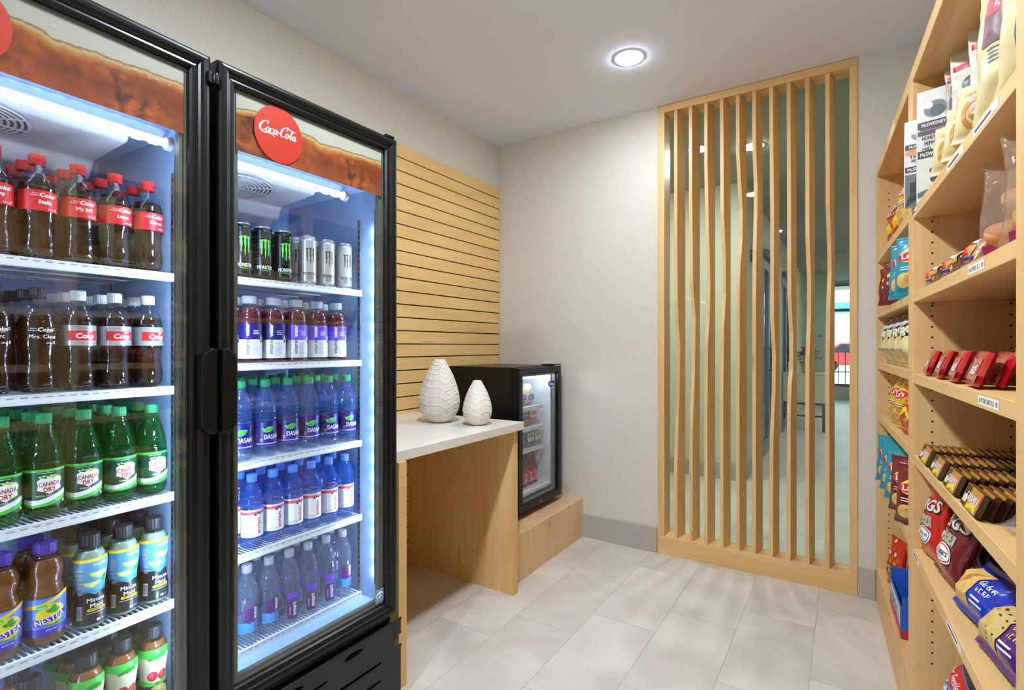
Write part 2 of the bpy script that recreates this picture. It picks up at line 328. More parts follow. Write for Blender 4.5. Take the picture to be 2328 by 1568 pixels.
# ---------------------------------------------------------------- slatwall panel
m = MB(); z = 2.385; zs = []
gz = [2.314-.0752*k for k in range(31)]
top = 2.385
for g in gz+[-.01]:
    b0 = max(g+.0035, .002); m.box(XL+.006, 1.30, b0, XL+.018, 3.110, top); top = g-.0035
    if top < .01: break
m2 = MB().box(XL+.0005, 1.30, .002, XL+.006, 3.110, 2.385)
sw = tag(empty('slatwall_panel', (0, 0, 0)), 'maple slatwall panel with dark horizontal grooves on the left wall', 'wall panel')
m.build('grooved_boards', W_SL, sw); m2.build('backing', M('groove_shadow_brown', (70, 38, 20), .8), sw)
# ---------------------------------------------------------------- counter
ct = tag(empty('display_counter', (-1.76, 1.8, 0)), 'counter with white stone top on maple side panels beside the tall cooler', 'counter')
def loc(o, t): o.location = -t.location; return o
loc(MB().box(XL+.0185, 1.345, .825, -1.378, 2.243, .865).build('stone_top', COUNTER, ct, bevel=.0025), ct)
loc(MB().box(XL+.0185, 1.358, 0, -1.368, 1.398, .825).build('side_panel', W_V, ct, bevel=.001), ct)
o = loc(MB().box(XL+.0185, 2.181, 0, -1.402, 2.221, .825).build('side_panel', W_V, ct, bevel=.001), ct)
for x, z in ((-2.0, .2), (-1.66, .17)):
    m = MB(); m.add([(x+.004*cos(t), 2.1805, z+.004*sin(t)) for t in (2*pi*i/10 for i in range(10))], [tuple(range(10))])
    loc(m.build('screw_cap', M('screw_hole_brown', (60, 34, 20), .6), ct), ct)
# ---------------------------------------------------------------- plinth
tag(MB().box(XL+.0185, 2.2215, 0, -1.458, YB-.0005, .25).build('fridge_plinth', W_BOX, bevel=.0015), 'low maple plinth box in the corner under the small fridge', 'plinth')
# ---------------------------------------------------------------- vases
def vase(x, y, z, H, R, label, ph):
    prof = []
    key = [(0, .36), (.01, .45), (.04, .58), (.09, .73), (.15, .86), (.22, .955), (.30, .995), (.36, 1), (.45, .965), (.55, .885), (.65, .785), (.75, .66), (.85, .50), (.93, .36), (.985, .27), (1, .255)]
    def rad(u):
        for (a, ra), (b, rb) in zip(key, key[1:]):
            if a <= u <= b: t = (u-a)/(b-a); return ra+(rb-ra)*t
        return .26
    pts = cat([(k[0], k[1]) for k in key], 14); prof = [(R*p[1], H*p[0]) for p in pts]
    rows = [.17, .30, .44, .57, .68, .775, .85, .91, .96]
    W = .0036*H/.3
    def rel(t, zz, r):
        u = zz/H; d = 0
        if u > .985 or u < .03: return 0
        a = (t+ph) % (2*pi); q = a/(2*pi)*9
        c = q-math.floor(q)
        def ridge(dist, w=W): return max(0, 1-abs(dist)/w)
        best = 0
        sg = int(math.floor(q))
        for i, rw in enumerate(rows):
            dr = 0
            if sg % 3 == 1: dr = -.035*sin(pi*c)*1.6
            if sg % 3 == 2: dr = .03*sin(pi*c)
            best = max(best, ridge((u-rw-dr)*H))
        arc = 2*pi*r/9
        best = max(best, ridge(min(c, 1-c)*arc))
        if sg % 3 != 0:
            for i in range(len(rows)-1):
                if rows[i] <= u <= rows[i+1]:
                    w = (u-rows[i])/(rows[i+1]-rows[i]); best = max(best, ridge((c-(.08+.8*(1-w)**1.5))*arc, W*.9))
        return .0030*best*(H/.3)
    m = MB().lathe(prof, 260, fn=rel, caps=False)
    n = len(prof); m.add([(0, 0, 0)]+[(R*.3*cos(2*pi*i/40), R*.3*sin(2*pi*i/40), 0) for i in range(40)], [(0, 1+(i+1) % 40, 1+i) for i in range(40)])
    rt = prof[-1][0]; m.lathe([(rt, H), (rt-.004, H), (rt-.005, H-.01), (rt*.8, H*.6), (.0, H*.5)], 40, caps=False)
    return tag(m.build('ceramic_vase', VASE, loc=(x, y, z)), label, 'vase', 'pair of white egg-shaped vases')
vase(-1.735, 2.005, .865, .318, .101, 'tall white egg-shaped vase with relief net pattern, left one on counter', 1.55)
vase(-1.515, 2.03, .865, .217, .070, 'small cream egg-shaped vase with relief net pattern, right one on counter', 2.1)
# ---------------------------------------------------------------- slatted screen
sc = tag(empty('slatted_screen', (-.46, YB, 0)), 'floor to ceiling maple screen of ten upright slats in the back wall', 'screen')
def sp(mb, name, mat, **k): o = mb.build(name, mat, sc, **k); o.location = -sc.location; return o
y0, y1 = YB-.006, YB+.115
sp(MB().box(-.964, y0, 0, .044, y1, .107), 'bottom_rail', W_X, bevel=.0015)
sp(MB().box(-.964, y0, 2.651, .044, y1, HC-.002), 'top_rail', W_X, bevel=.0015)
sp(MB().box(-.964, y0, .107, -.922, y1, 2.651), 'side_post', W_V, bevel=.0015)
sp(MB().box(.010, y0, .107, .044, y1, 2.651), 'side_post', W_V, bevel=.0015)
XS = [-.866, -.780, -.694, -.608, -.523, -.4395, -.3555, -.2715, -.1855, -.0955]
# recess of the front edge along the height: (z, metres)
RC = [[(.107, 0), (.55, 0), (.95, .022), (1.25, .028), (1.5, .005), (1.9, 0), (2.65, 0)],
      [(.107, .004), (.75, .006), (1.1, .028), (1.42, .034), (1.62, .01), (2.1, 0), (2.65, 0)],
      [(.107, 0), (.9, 0), (1.25, .006), (1.42, .022), (1.62, .03), (1.9, .016), (2.3, 0), (2.65, 0)],
      [(.107, 0), (1.0, .0), (1.35, .008), (1.55, .03), (1.75, .028), (2.0, .006), (2.65, 0)],
      [(.107, 0), (1.0, 0), (1.6, .004), (1.72, .014), (1.85, .034), (2.02, .036), (2.15, .02), (2.32, 0), (2.65, 0)],
      [(.107, 0), (1.5, 0), (1.75, .004), (2.0, .018), (2.15, .018), (2.35, 0), (2.65, 0)],
      [(.107, 0), (.75, .006), (1.02, .032), (1.2, .036), (1.4, .012), (1.9, .014), (2.2, .008), (2.65, 0)],
      [(.107, 0), (.9, .004), (1.05, .014), (1.12, .032), (1.32, .034), (1.52, .008), (2.0, .006), (2.65, 0)],
      [(.107, 0), (.7, 0), (1.2, .004), (1.4, .026), (1.6, .026), (1.82, .004), (2.65, 0)],
      [(.107, 0), (1.1, 0), (1.45, .014), (1.62, .034), (1.78, .028), (1.98, .006), (2.65, 0)]]
for X, rc in zip(XS, RC):
    D = .102; k = math.tan(radians(12)); m = MB(); v = []; yb = YB+.098
    for z, r in rc:
        r *= 1.25
        for (dx, yy) in ((r*k, YB-.001+r), (.019+r*k, YB-.001+r), (.019+D*k, yb), (D*k, yb)): v.append((X+dx, yy, z))
    n = len(rc); f = [(0, 3, 2, 1), (4*n-4, 4*n-3, 4*n-2, 4*n-1)]
    for i in range(n-1):
        for q in range(4): p = (q+1) % 4; f.append((4*i+q, 4*i+p, 4*i+4+p, 4*i+4+q))
    m.add(v, f); sp(m, 'slat', W_V, bevel=.0008)
sp(MB().box(-.921, YB+.1, .1075, .0095, YB+.106, 2.6505), 'glass_pane', SGLASS)
# ================================================================ HALLWAY BEHIND THE SCREEN
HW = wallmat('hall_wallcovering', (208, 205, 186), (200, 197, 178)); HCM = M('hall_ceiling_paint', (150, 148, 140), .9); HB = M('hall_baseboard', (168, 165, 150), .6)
HH = 2.76
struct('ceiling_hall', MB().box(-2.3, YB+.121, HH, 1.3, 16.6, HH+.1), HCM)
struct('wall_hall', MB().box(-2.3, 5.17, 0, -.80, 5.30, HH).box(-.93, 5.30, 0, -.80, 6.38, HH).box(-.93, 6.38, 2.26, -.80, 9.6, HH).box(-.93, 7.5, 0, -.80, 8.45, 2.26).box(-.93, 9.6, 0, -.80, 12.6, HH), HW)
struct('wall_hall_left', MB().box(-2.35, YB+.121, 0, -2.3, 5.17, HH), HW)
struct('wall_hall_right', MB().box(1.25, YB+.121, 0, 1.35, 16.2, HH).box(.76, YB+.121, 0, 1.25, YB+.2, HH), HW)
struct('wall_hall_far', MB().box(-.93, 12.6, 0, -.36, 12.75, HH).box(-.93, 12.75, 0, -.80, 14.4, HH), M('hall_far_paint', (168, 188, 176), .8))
struct('baseboard_hall', MB().box(-2.299, 5.155, 0, -.785, 5.1695, .15).box(-.7995, 5.17, 0, -.785, 6.34, .15), HB)
struct('wall_hall_window', MB().box(-.8, 14.3, 0, 1.25, 14.45, .30).box(-.8, 14.3, 2.70, 1.25, 14.45, HH), M('window_sill_paint', (190, 195, 190), .7))
FRM = M('door_frame_daylight_tint', (92, 108, 132), .4); WF = M('window_frame_grey', (86, 92, 98), .4)  # door frame colour holds the blue of reflected daylight
def halldoor(n, ya, yb):
    t = tag(empty('door_%d' % n, (-.84, ya, 0)), kind='structure'); L = yb-ya
    m = MB().box(0, 0, 0, .05, L, .16).box(0, 0, 2.14, .05, L, 2.25)
    for q in (0, L/2-.05, L/2+.0, L-.1): m.box(0, q, .16, .05, q+.1 if q in (0, L-.1) else q+.05, 2.14)
    m.build('door_frame', FRM, t); MB().box(.022, .1, .16, .028, L-.1, 2.14).build('door_glass', thin('hall_glass_%d' % n, (.55, .62, .66), 1.5, .01), t)
    MB().tube([(.06, L/2-.09, .95), (.09, L/2-.09, .97), (.09, L/2-.09, 1.2), (.06, L/2-.09, 1.22)], .012).build('door_handle', BLACKM, t)
    MB().box(.045, 0, 2.25, .10, L, 2.33).build('door_track', M('door_track_steel', (70, 84, 104), .3, metal=.6), t)
halldoor(1, 6.39, 7.49); halldoor(2, 8.46, 9.59)
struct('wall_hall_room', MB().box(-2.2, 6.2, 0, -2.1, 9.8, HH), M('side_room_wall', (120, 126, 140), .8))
# emergency light high on the corner
t = tag(empty('emergency_light', (-.80, 5.62, 2.12)), 'small black twin-head emergency light high on the hallway corner', 'wall light')
MB().box(0, -.06, -.035, .04, .06, .035).build('housing', BLACKM, t, bevel=.004)
for q in (-.075, .075): MB().lathe([(.012, 0), (.028, .02), (.03, .03), (.026, .034)], 16, c=(.03, q, .04)).build('lamp_head', BLACKM, t)
downlight(-.60, 4.28, HH, .075, 'round recessed ceiling light in the hallway behind the screen', M('hall_downlight_lens', (240, 244, 250), emit=420))
downlight(-1.75, 4.1, HH, .075, 'unseen hallway ceiling light added to brighten the left recess', MATS['hall_downlight_lens'])  # added lamp out of view, brightens the near hallway
downlight(.75, 7.4, HH, .075, 'unseen hallway ceiling light added for brightness near the doors', MATS['hall_downlight_lens'])  # extra lamp, kept out of view, lights the hallway by the doors
downlight(.85, 10.8, HH, .075, 'unseen hallway ceiling light added for brightness near the far window', MATS['hall_downlight_lens'])  # another added lamp out of view, lifts the far end of the hallway
# window: mullions, glass
t = tag(empty('window_1', (0, 14.34, 0)), kind='structure')
m = MB().box(-.80, 0, .30, -.74, .06, 2.70).box(1.19, 0, .30, 1.25, .06, 2.70).box(-.8, 0, .30, 1.25, .06, .36).box(-.8, 0, 2.64, 1.25, .06, 2.70).box(-.8, 0, 2.05, 1.25, .06, 2.12).box(.17, 0, .30, .23, .06, 2.70)
m.build('window_frame', WF, t); MB().box(-.74, .027, .36, 1.19, .033, 2.64).build('window_glass', thin('window_pane', (.9, .96, .98), 1.5, .005), t)
# console table with poinsettia
DES = M('table_laminate', (214, 212, 190), .5); LEGM = M('table_leg_olive', (96, 96, 78), .5)
t = tag(empty('console_table', (-.56, 8.7, 0)), 'cream laminate console table with metal legs at hallway doors', 'table')
MB().box(-.36, 0, .42, .30, .5, .83).build('table_body', DES, t, bevel=.003)
MB().box(-.37, -.01, .83, .31, .51, .85).build('table_top', DES, t, bevel=.003)
for x in (-.34, .255):
    for y in (.01, .45): MB().box(x, y, 0, x+.04, y+.04, .42).build('leg', LEGM, t)
MB().box(-.34, .015, .39, .29, .035, .42).box(-.30, .02, .21, .255, .04, .235).build('stretcher', M('table_rail_dark', (60, 26, 30), .5), t)
p = tag(empty('poinsettia_plant', (-.5, 8.86, .85)), 'red poinsettia in yellow foil pot on the console table', 'potted plant')
MB().lathe([(.06, 0), (.075, .01), (.085, .09), (.11, .17), (.10, .175), (.08, .12), (.02, .12)], 20, fn=lambda t, z, r: .008*sin(9*t)*(z/.17)).build('pot_foil', M('yellow_foil', (214, 190, 60), .3, metal=.3), p)
mr = MB(); mg = MB(); R = random.Random(3)
for k in range(150):
    a = R.random()*2*pi; e = R.uniform(-.1, 1.35); rr = R.uniform(.10, .21); c = Vector((rr*cos(a)*cos(e)*1.0, rr*sin(a)*cos(e), .20+rr*sin(e)*.9)); L = R.uniform(.05, .09); d = Vector((cos(a)*cos(e*.7), sin(a)*cos(e*.7), sin(e*.7)-.2)).normalized(); s_ = d.cross(Vector((0, 0, 1))).normalized()*L*.3; up = Vector((0, 0, .008))
    (mr if e > .25 else mg).add([c-d*L*.5, c+s_+up, c+d*L*.5, c-s_+up], [(0, 1, 2), (0, 2, 3)])
mr.build('bracts', M('poinsettia_red', (150, 22, 30), .5), p); mg.build('leaves', M('poinsettia_green', (20, 46, 26), .5), p)
MB().tube([(0, 0, .11), (.005, 0, .2), (0, 0, .28)], .012).build('stem', M('poinsettia_stem', (50, 70, 30), .7), p)
t = MB().box(-.30, 0, 0, -.16, .003, .16).build('table_sign', M('sign_card', (225, 225, 215), .5)); t.location = (-.44, 8.72, .852); t.rotation_euler = (radians(-10), 0, 0); tag(t, 'small white card standing on the table left of the poinsettia', 'card')
t = MB().box(-.06, 0, -.07, .06, .008, .09).build('wall_notice', M('notice_paper', (150, 180, 190), .6)); t.location = (-.47, 12.591, 1.42); tag(t, 'small pale notice on the far hallway wall', 'notice')
lay_art('notice_print', lines(-.045, .06, .045, 4, .016, NAVY, .006), flat_map((0, 0, 0)), sx=None, parent=t)
# outside the window
struct('ground_outside', MB().box(-8, 14.46, -.3, 8, 40, -.02), M('pavement', (200, 204, 208), .9))
t = tag(empty('balcony_railing', (0, 15.4, -.02)), 'black metal railing outside the far hallway window', 'railing')
MB().box(-2, 0, 1.1, 2.5, .05, 1.16).box(-2, .01, .16, 2.5, .04, .2).build('handrail', WF, t)
for i in range(30): MB().box(-2+i*.15, .015, .0 if i % 8 == 0 else .18, -1.98+i*.15, .035, 1.12).build('baluster', BLACKM, t)
# parked car
t = tag(empty('parked_car', (.6, 30, -.02)), 'red car parked outside beyond the railing', 'car')
CR = M('car_red', (200, 40, 50), .3, coat=.5)
MB().prism([(-2.1, .35), (2.0, .35), (2.1, .6), (2.0, .85), (1.2, .95), (.65, 1.4), (-.9, 1.42), (-1.5, .98), (-2.05, .9)], -.8, .8, 'y').build('car_body', CR, t, bevel=.06)
MB().prism([(1.05, .97), (.58, 1.34), (-.82, 1.36), (-1.3, .99)], -.815, .815, 'y').build('car_window', M('car_glass', (40, 50, 62), .1), t)
for x in (-1.3, 1.3):
    for y in (-.8, .62): MB().add(*(lambda n: ([(x+.32*cos(2*pi*i/n), y+d*.18, .32+.32*sin(2*pi*i/n)) for d in (0, 1) for i in range(n)], [tuple(range(n)), tuple(range(n, 2*n))[::-1]]+[(i, n+i, n+(i+1) % n, (i+1) % n) for i in range(n)]))(20)).build('wheel', DARK, t)
t = tag(empty('street_building', (0, 36, -.02)), 'pale building with blue band across the street outside', 'building')
MB().box(-8, 0, 0, 8, 3, 5.2).build('wall', M('building_white', (206, 216, 224), .8), t)
MB().box(-8.02, -.1, 3.2, 8.02, 0, 3.8).build('blue_band', M('building_blue', (90, 160, 210), .6), t)
for i in range(6): MB().box(-7+i*2.4, -.05, .8, -5.6+i*2.4, 0, 2.6).build('window', M('building_window', (70, 90, 110), .2), t)
# ================================================================ TALL COOLERS (local: x right, y into the cooler, z up)
def frame_loop(mb, x0, z0, x1, z1, prof, mi=0, smooth=True):
    """mitred frame: prof = [(inset, y)]"""
    v = []
    for u, y in prof: v += [(x0+u, y, z0+u), (x1-u, y, z0+u), (x1-u, y, z1-u), (x0+u, y, z1-u)]
    f = [(4*i+k, 4*i+(k+1) % 4, 4*i+4+(k+1) % 4, 4*i+4+k) for i in range(len(prof)-1) for k in range(4)]
    mb.add(v, f, mi, False)
def banner_mat():
    m = bpy.data.materials.new('fizzing_cola_print'); N, L = nodes(m); b = N['Principled BSDF']; out = N['Material Output']
    t = N.new('ShaderNodeTexCoord'); s = N.new('ShaderNodeSeparateXYZ'); L.new(t.outputs['Object'], s.inputs[0])
    def mth(op, a, bb=0, c=0):
        k = N.new('ShaderNodeMath'); k.operation = op
        for i, v in enumerate((a, bb, c)):
            if hasattr(v, 'is_linked'): L.new(v, k.inputs[i])
            else: k.inputs[i].default_value = v
        return k.outputs[0]
    def noi(sc, det, dist, zs=1):
        k = N.new('ShaderNodeMapping'); k.inputs['Scale'].default_value = (1, 0, zs); L.new(t.outputs['Object'], k.inputs[0])
        n = N.new('ShaderNodeTexNoise'); n.inputs['Scale'].default_value = sc; n.inputs['Detail'].default_value = det; n.inputs['Distortion'].default_value = dist; L.new(k.outputs[0], n.inputs[0]); return n.outputs[0]
    h = mth('ADD', s.outputs[2], mth('MULTIPLY', mth('SUBTRACT', noi(9, 4, .3), .5), .05))
    h = mth('ADD', h, mth('MULTIPLY', mth('SINE', mth('MULTIPLY', s.outputs[0], 17)), .006))
    r = N.new('ShaderNodeValToRGB'); e = r.color_ramp.elements
    L.new(mth('MULTIPLY', h, 6.5), r.inputs[0])
    e[0].position = 0; e[0].color = lin((190, 95, 60)); e[1].position = 1; e[1].color = lin((226, 222, 208))
    for p, c in ((.38, (165, 75, 40)), (.56, (190, 88, 36)), (.64, (228, 156, 76)), (.69, (244, 214, 150)), (.725, (176, 130, 84)), (.745, (232, 226, 208))): q = e.new(p); q.color = lin(c)
    n2 = noi(22, 5, .8); r2 = N.new('ShaderNodeValToRGB'); r2.color_ramp.elements[0].position = .38; r2.color_ramp.elements[1].position = .66
    r2.color_ramp.elements[0].color = lin((70, 40, 30)); r2.color_ramp.elements[1].color = lin((255, 140, 60)); L.new(n2, r2.inputs[0])
    n3 = noi(5, 3, .8); r3 = N.new('ShaderNodeValToRGB'); r3.color_ramp.elements[0].position = .42; r3.color_ramp.elements[1].position = .62; L.new(n3, r3.inputs[0])
    low = mth('LESS_THAN', h, .093)
    mx = N.new('ShaderNodeMix'); mx.data_type = 'RGBA'; L.new(mth('MULTIPLY', mth('MULTIPLY', r3.outputs[0], .8), low), mx.inputs[0]); L.new(r.outputs[0], mx.inputs[6]); L.new(r2.outputs[0], mx.inputs[7])
    L.new(mx.outputs[2], b.inputs['Base Color']); b.inputs['Roughness'].default_value = .35
    tl = N.new('ShaderNodeBsdfTranslucent'); L.new(mx.outputs[2], tl.inputs[0]); ms = N.new('ShaderNodeMixShader'); ms.inputs[0].default_value = .45
    L.new(b.outputs[0], ms.inputs[1]); L.new(tl.outputs[0], ms.inputs[2]); L.new(ms.outputs[0], out.inputs[0]); return m
CLRC = thin('clear_light_cover', (.85, .9, .97), 1.5, .1, haze=.25, hcol=(120, 150, 200)); BANNER = banner_mat(); DISC = C('logo_disc_red', (166, 38, 14), .4)
def curve_plate(name, outer, holes, depth, bev, mat, parent):
    c = bpy.data.curves.new('p', 'CURVE'); c.dimensions = '2D'; c.fill_mode = 'BOTH'; c.extrude = depth/2; c.bevel_depth = bev; c.bevel_resolution = 2
    for P in [outer]+holes:
        s = c.splines.new('POLY'); s.points.add(len(P)-1); s.use_cyclic_u = True
        for q, p in zip(s.points, P): q.co = (p[0], p[1], 0, 1)
    o = bpy.data.objects.new('p', c); COL.objects.link(o); bpy.context.view_layer.update()
    me = bpy.data.meshes.new_from_object(o.evaluated_get(bpy.context.evaluated_depsgraph_get())); COL.objects.unlink(o); bpy.data.objects.remove(o)
    for v in me.vertices: v.co = Vector((v.co.x, -v.co.z, v.co.y))
    me.flip_normals(); me.name = name; me.materials.clear(); me.materials.append(mat); return obj(name, me, parent)
def pill(x0, x1, z, h, n=8):
    r = h/2; return [(x1-r+r*sin(pi*i/n), z+r*cos(pi*i/n)) for i in range(n+1)]+[(x0+r-r*sin(pi*i/n), z-r*cos(pi*i/n)) for i in range(n+1)]
def rod_shelf(t, x0, x1, y0, y1, z, name='wire_shelf', step=.0115):
    m = MB(); x = x0+.01
    while x < x1-.005: m.box(x, y0+.004, z-.0035, x+.0028, y1, z-.0005); x += step
    for y in (y0+.09, y0+.22, y0+.35):
        if y < y1: m.box(x0, y, z-.0075, x1, y+.004, z-.0035)
    m.box(x0, y1-.004, z-.006, x1, y1, z).box(x0, y0, z-.006, x0+.004, y1, z-.001).box(x1-.004, y0, z-.006, x1, y1, z-.001)
    m.box(x0-.004, y0-.006, z-.020, x1+.004, y0-.003, z-.001).box(x0-.004, y0-.006, z-.002, x1+.004, y0+.003, z).box(x0-.004, y0-.006, z-.021, x1+.004, y0+.004, z-.019)
    k = x0
    while k < x1-.015: m.box(k+.003, y0-.0066, z-.0065, k+.015, y0-.0058, z-.005, mi=1); k += .021
    return m.build(name, [WIRE, GRY], t)
def cooler(label, origin, rz, ri, shelves, side, bar):
    t = tag(empty('drink_cooler', origin, rz), label, 'drink cooler', 'tall glass-door drink coolers')
    W = .62; le = -.575
    m = MB()   # outer shell, black
    m.box(-W, .05, .03, -W+.03, .77, 1.96).box(-.014, .05, .03, 0, .77, 1.96).box(-W+.03, .05, 1.90, -.014, .77, 1.96).box(-W+.03, .73, .03, -.014, .77, 1.90).box(-W+.03, .08, .03, -.014, .73, .28)
    m.box(-W+.02, .09, 0, -W+.08, .15, .03).box(-.08, .09, 0, -.02, .15, .03)
    m.build('cabinet', BLACKM, t)
    m = MB(); zf, zc = shelves[-1]-.006, 1.80   # liner with a rim at the front
    if zf > .36: zf = .36
    for (a, b2, c2) in (): pass
    m.box(-W+.031, .051, zf-.03, le, .60, 1.895).box(ri, .051, zf-.03, -.0145, .60, 1.895).box(le, .051, zc, ri, .60, 1.895).box(le, .051, zf-.03, ri, .60, zf).box(le, .56, zf, ri, .60, zc)
    m.build('liner', LINER, t)
    m = MB(); frame_loop(m, -W+.035, .325, -.035, 1.935, [(0, .0), (0, -.004), (.010, -.006), (.014, -.002), (.014, .0)]); o = m.build('gasket', RUB, t); o.location = (0, .0505, 0)
    for x in (ri-.0032, le+.0002):
        for y in (.135, .47):
            s = MB().box(x, y, zf+.02, x+.003, y+.014, 1.70)
            k = zf+.04
            while k < 1.68: s.box(x-.0004 if x > -.3 else x+.0026, y+.005, k, x+.0004 if x > -.3 else x+.0034, y+.009, k+.012, mi=1); k += .022
            s.build('shelf_standard', [ALU, DARK], t)
    for z in shelves: rod_shelf(t, le+.012, ri-.012, .125, .54, z)
    # light bar across the top
    x0, x1, y, z = -.55, bar, .085, 1.752
    MB().lathe([(.013, -.006), (.017, -.004), (.017, .008), (.0, .009)], 18, caps=False).build('end_cap', WPL, t)
    ec = [o for o in COL.objects if o.parent == t and o.name.startswith('end_cap')][-1]; ec.location = (x1, y, z); ec.rotation_euler = (0, pi/2, 0)
    m = MB(); n = 12
    v = [(x, y+.0095*cos(2*pi*i/n), z+.0095*sin(2*pi*i/n)) for x in (x0, x1-.004) for i in range(n)]; m.add(v, [(i, (i+1) % n, n+(i+1) % n, n+i) for i in range(n)], 0, True)
    k = x0+.015
    while k < x1-.03: m.box(k, y-.006, z-.0105, k+.018, y+.006, z-.0085, mi=1); m.box(k, y-.0105, z-.006, k+.018, y-.0085, z+.006, mi=1); k += .036
    m.build('led_light_bar', [LEDM, M('led_module', (215, 230, 255), emit=12)], t)
    MB().add([(x0, y-.012, z+.026), (x1, y-.012, z+.026), (x1, y+.012, z+.011), (x0, y+.012, z+.011), (x0, y-.012, z+.029), (x1, y-.012, z+.029), (x1, y+.012, z+.014), (x0, y+.012, z+.014)], [(0, 1, 2, 3), (4, 7, 6, 5), (0, 4, 5, 1), (3, 2, 6, 7), (0, 3, 7, 4), (1, 5, 6, 2)]).build('light_cover', CLRC, t)
    # evaporator cover with round fan guard
    ev = MB().add(*(lambda P, xa, xb: ([(x, p[0], p[1]) for x in (xa, xb) for p in P], [tuple(range(len(P))), tuple(range(len(P), 2*len(P)))[::-1]]+[(i, len(P)+i, len(P)+(i+1) % len(P), (i+1) % len(P)) for i in range(len(P))]))([(.165, 1.799), (.165, 1.772), (.18, 1.757), (.36, 1.742), (.385, 1.70), (.44, 1.685), (.50, 1.70), (.50, 1.799)], le+.01, bar-.045)).build('evaporator_cover', WPL, t, bevel=.006)
    g = MB(); cx_, cy_, R0 = (le+bar)/2-.06, .275, .108; sl = -.0682
    def zz(y): return 1.757+(y-.18)*sl-.006
    for i in range(9):
        r = R0*(1-i*.105)
        g.lathe([(r-.0028, 0), (r+.0022, 0), (r+.0022, .003), (r-.0028, .003), (r-.0028, 0)], 44, c=(0, 0, 0), caps=False)
    for k in range(10): a = 2*pi*k/10; g.add([(cos(a)*q-sin(a)*w, sin(a)*q+cos(a)*w, zq) for zq in (-.0005, .002) for q, w in ((.01, -.0022), (R0, -.0022), (R0, .0022), (.01, .0022))], [(0, 3, 2, 1), (4, 5, 6, 7), (0, 1, 5, 4), (1, 2, 6, 5), (2, 3, 7, 6), (3, 0, 4, 7)])
    g.lathe([(0.0, 0), (.014, 0), (.014, .003), (0, .003)], 16, caps=False)
    g2 = g.build('fan_guard', WPL, ev); g2.location = (cx_, cy_, zz(cy_)); g2.rotation_euler = (atan2(sl, 1), 0, 0)
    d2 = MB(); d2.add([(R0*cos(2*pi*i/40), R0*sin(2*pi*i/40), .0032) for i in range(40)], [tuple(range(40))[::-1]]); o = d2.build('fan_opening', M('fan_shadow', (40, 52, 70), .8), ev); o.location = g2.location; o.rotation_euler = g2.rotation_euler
    for xa, xb in ((-.059, min(-.049, ri)), (-W+.049, -W+.059)):   # led strips behind the door edges; hidden left one added to light the shelves
        m = MB().box(xa-.004, .0500, .42, xb+.004, .0522, 1.72, mi=1); k = .45; q = -.0575 if xa > -.1 else -W+.0520
        while k < 1.70: m.box(q, .0522, k, q+.007, .0560, k+.014, mi=0); k += .066
        m.build('led_strip', [M('led_chip', (200, 222, 255), emit=LEDC), ALU], t)
    # door
    d = empty('door', (0, 0, 0), 0, t); DZ0, DZ1 = .310, 1.975
    m = MB(); frame_loop(m, -W, DZ0, 0, DZ1, [(0, .048), (0, .012), (.002, .005), (.007, .001), (.013, -.001), (.020, .000), (.026, .003), (.030, .008), (.033, .0095), (.038, .0085), (.043, .010), (.047, .016), (.0485, .022), (.0485, .046), (.004, .048)])
    fr = m.build('door_frame', BLACK, d)
    m = MB(); frame_loop(m, -W+.0487, DZ0+.0487, -.0487, DZ1-.0487, [(0, .0235), (.005, .0235), (.0052, .029), (.015, .029), (.015, .046), (0, .046)]); m.build('glass_spacer', RUB, d)
    MB().box(-W+.0488, .0195, DZ0+.0488, -.0488, .0225, DZ1-.0488).build('door_glass', GLASS, d)
    bn = MB().box(-W+.056, .0232, 0, -.056, .0242, .152).build('printed_banner', BANNER, d); bn.location = (0, 0, DZ1-.056-.152)
    cxp, czp = -.443, .079
    lay_art('logo_disc', ell(cxp, czp, .074, .079, DISC, 1, 44), flat_map((0, .0192, 0)), sx=None, parent=bn, eps=.0001)
    lay_art('logo_script', script_logo(cxp+.002, czp+.008, .122, WHITE, 2), flat_map((0, .0192, 0)), sx=None, parent=bn, eps=.0001); art = []
    R = random.Random(9)
    for k in range(26): x = R.uniform(-.55, -.07); z = .10+R.uniform(.0, .03); r = R.uniform(.0008, .003); q = [(x+r*cos(a)*s, z+r*sin(a)*s) for s in (1, .7) for a in (2*pi*i/10 for i in range(10))]; art.append((q, [(i, (i+1) % 10, 10+(i+1) % 10, 10+i) for i in range(10)], TAN, 1))
    tag(lay_art('bubble_print', art, flat_map((0, .0192, 0)), sx=None, parent=bn, eps=.0001), kind='stuff')
    if side == 'hinge_right':
        st = lay_art('energy_sticker', rect(-.017, -.022, .017, .022, WHITE)+rect(-.0155, -.0205, .0155, .0205, C('cyan', (20, 150, 205)), 1)+stroke([(-.012, -.002, .001), (-.006, .009, .0015), (.006, .010, .0015), (.011, .003, .001)], WHITE, 2)+stroke([(-.012, -.006, .0012), (-.006, -.002, .0016), (0, -.004, .0016), (.006, .001, .0016), (.011, .002, .001)], WHITE, 2)+leaf(.005, .006, .006, .0022, .6, WHITE, 3)+txt('ENERGY STAR', 0, -.013, .0035, WHITE, width=.026), flat_map((-.0685, .0190, .392)), sx=None, parent=d, eps=.0001)
    # handle pocket and hinge
    hx, sgn = (-.012, 1) if side == 'hinge_left' else (-W+.012, -1)
    zc0, zc1 = 1.03, 1.245
    P = [(hx+sgn*.014, zc0+.004), (hx+sgn*.014, zc1-.004), (hx, zc1), (hx-sgn*.022, zc1-.016), (hx-sgn*.024, zc1-.035), (hx-sgn*.024, zc0+.035), (hx-sgn*.022, zc0+.018), (hx, zc0)]
    if sgn < 0: P = P[::-1]
    MB().prism(P, -.022, .010, 'y').build('door_handle', BLACK, d, bevel=.004)
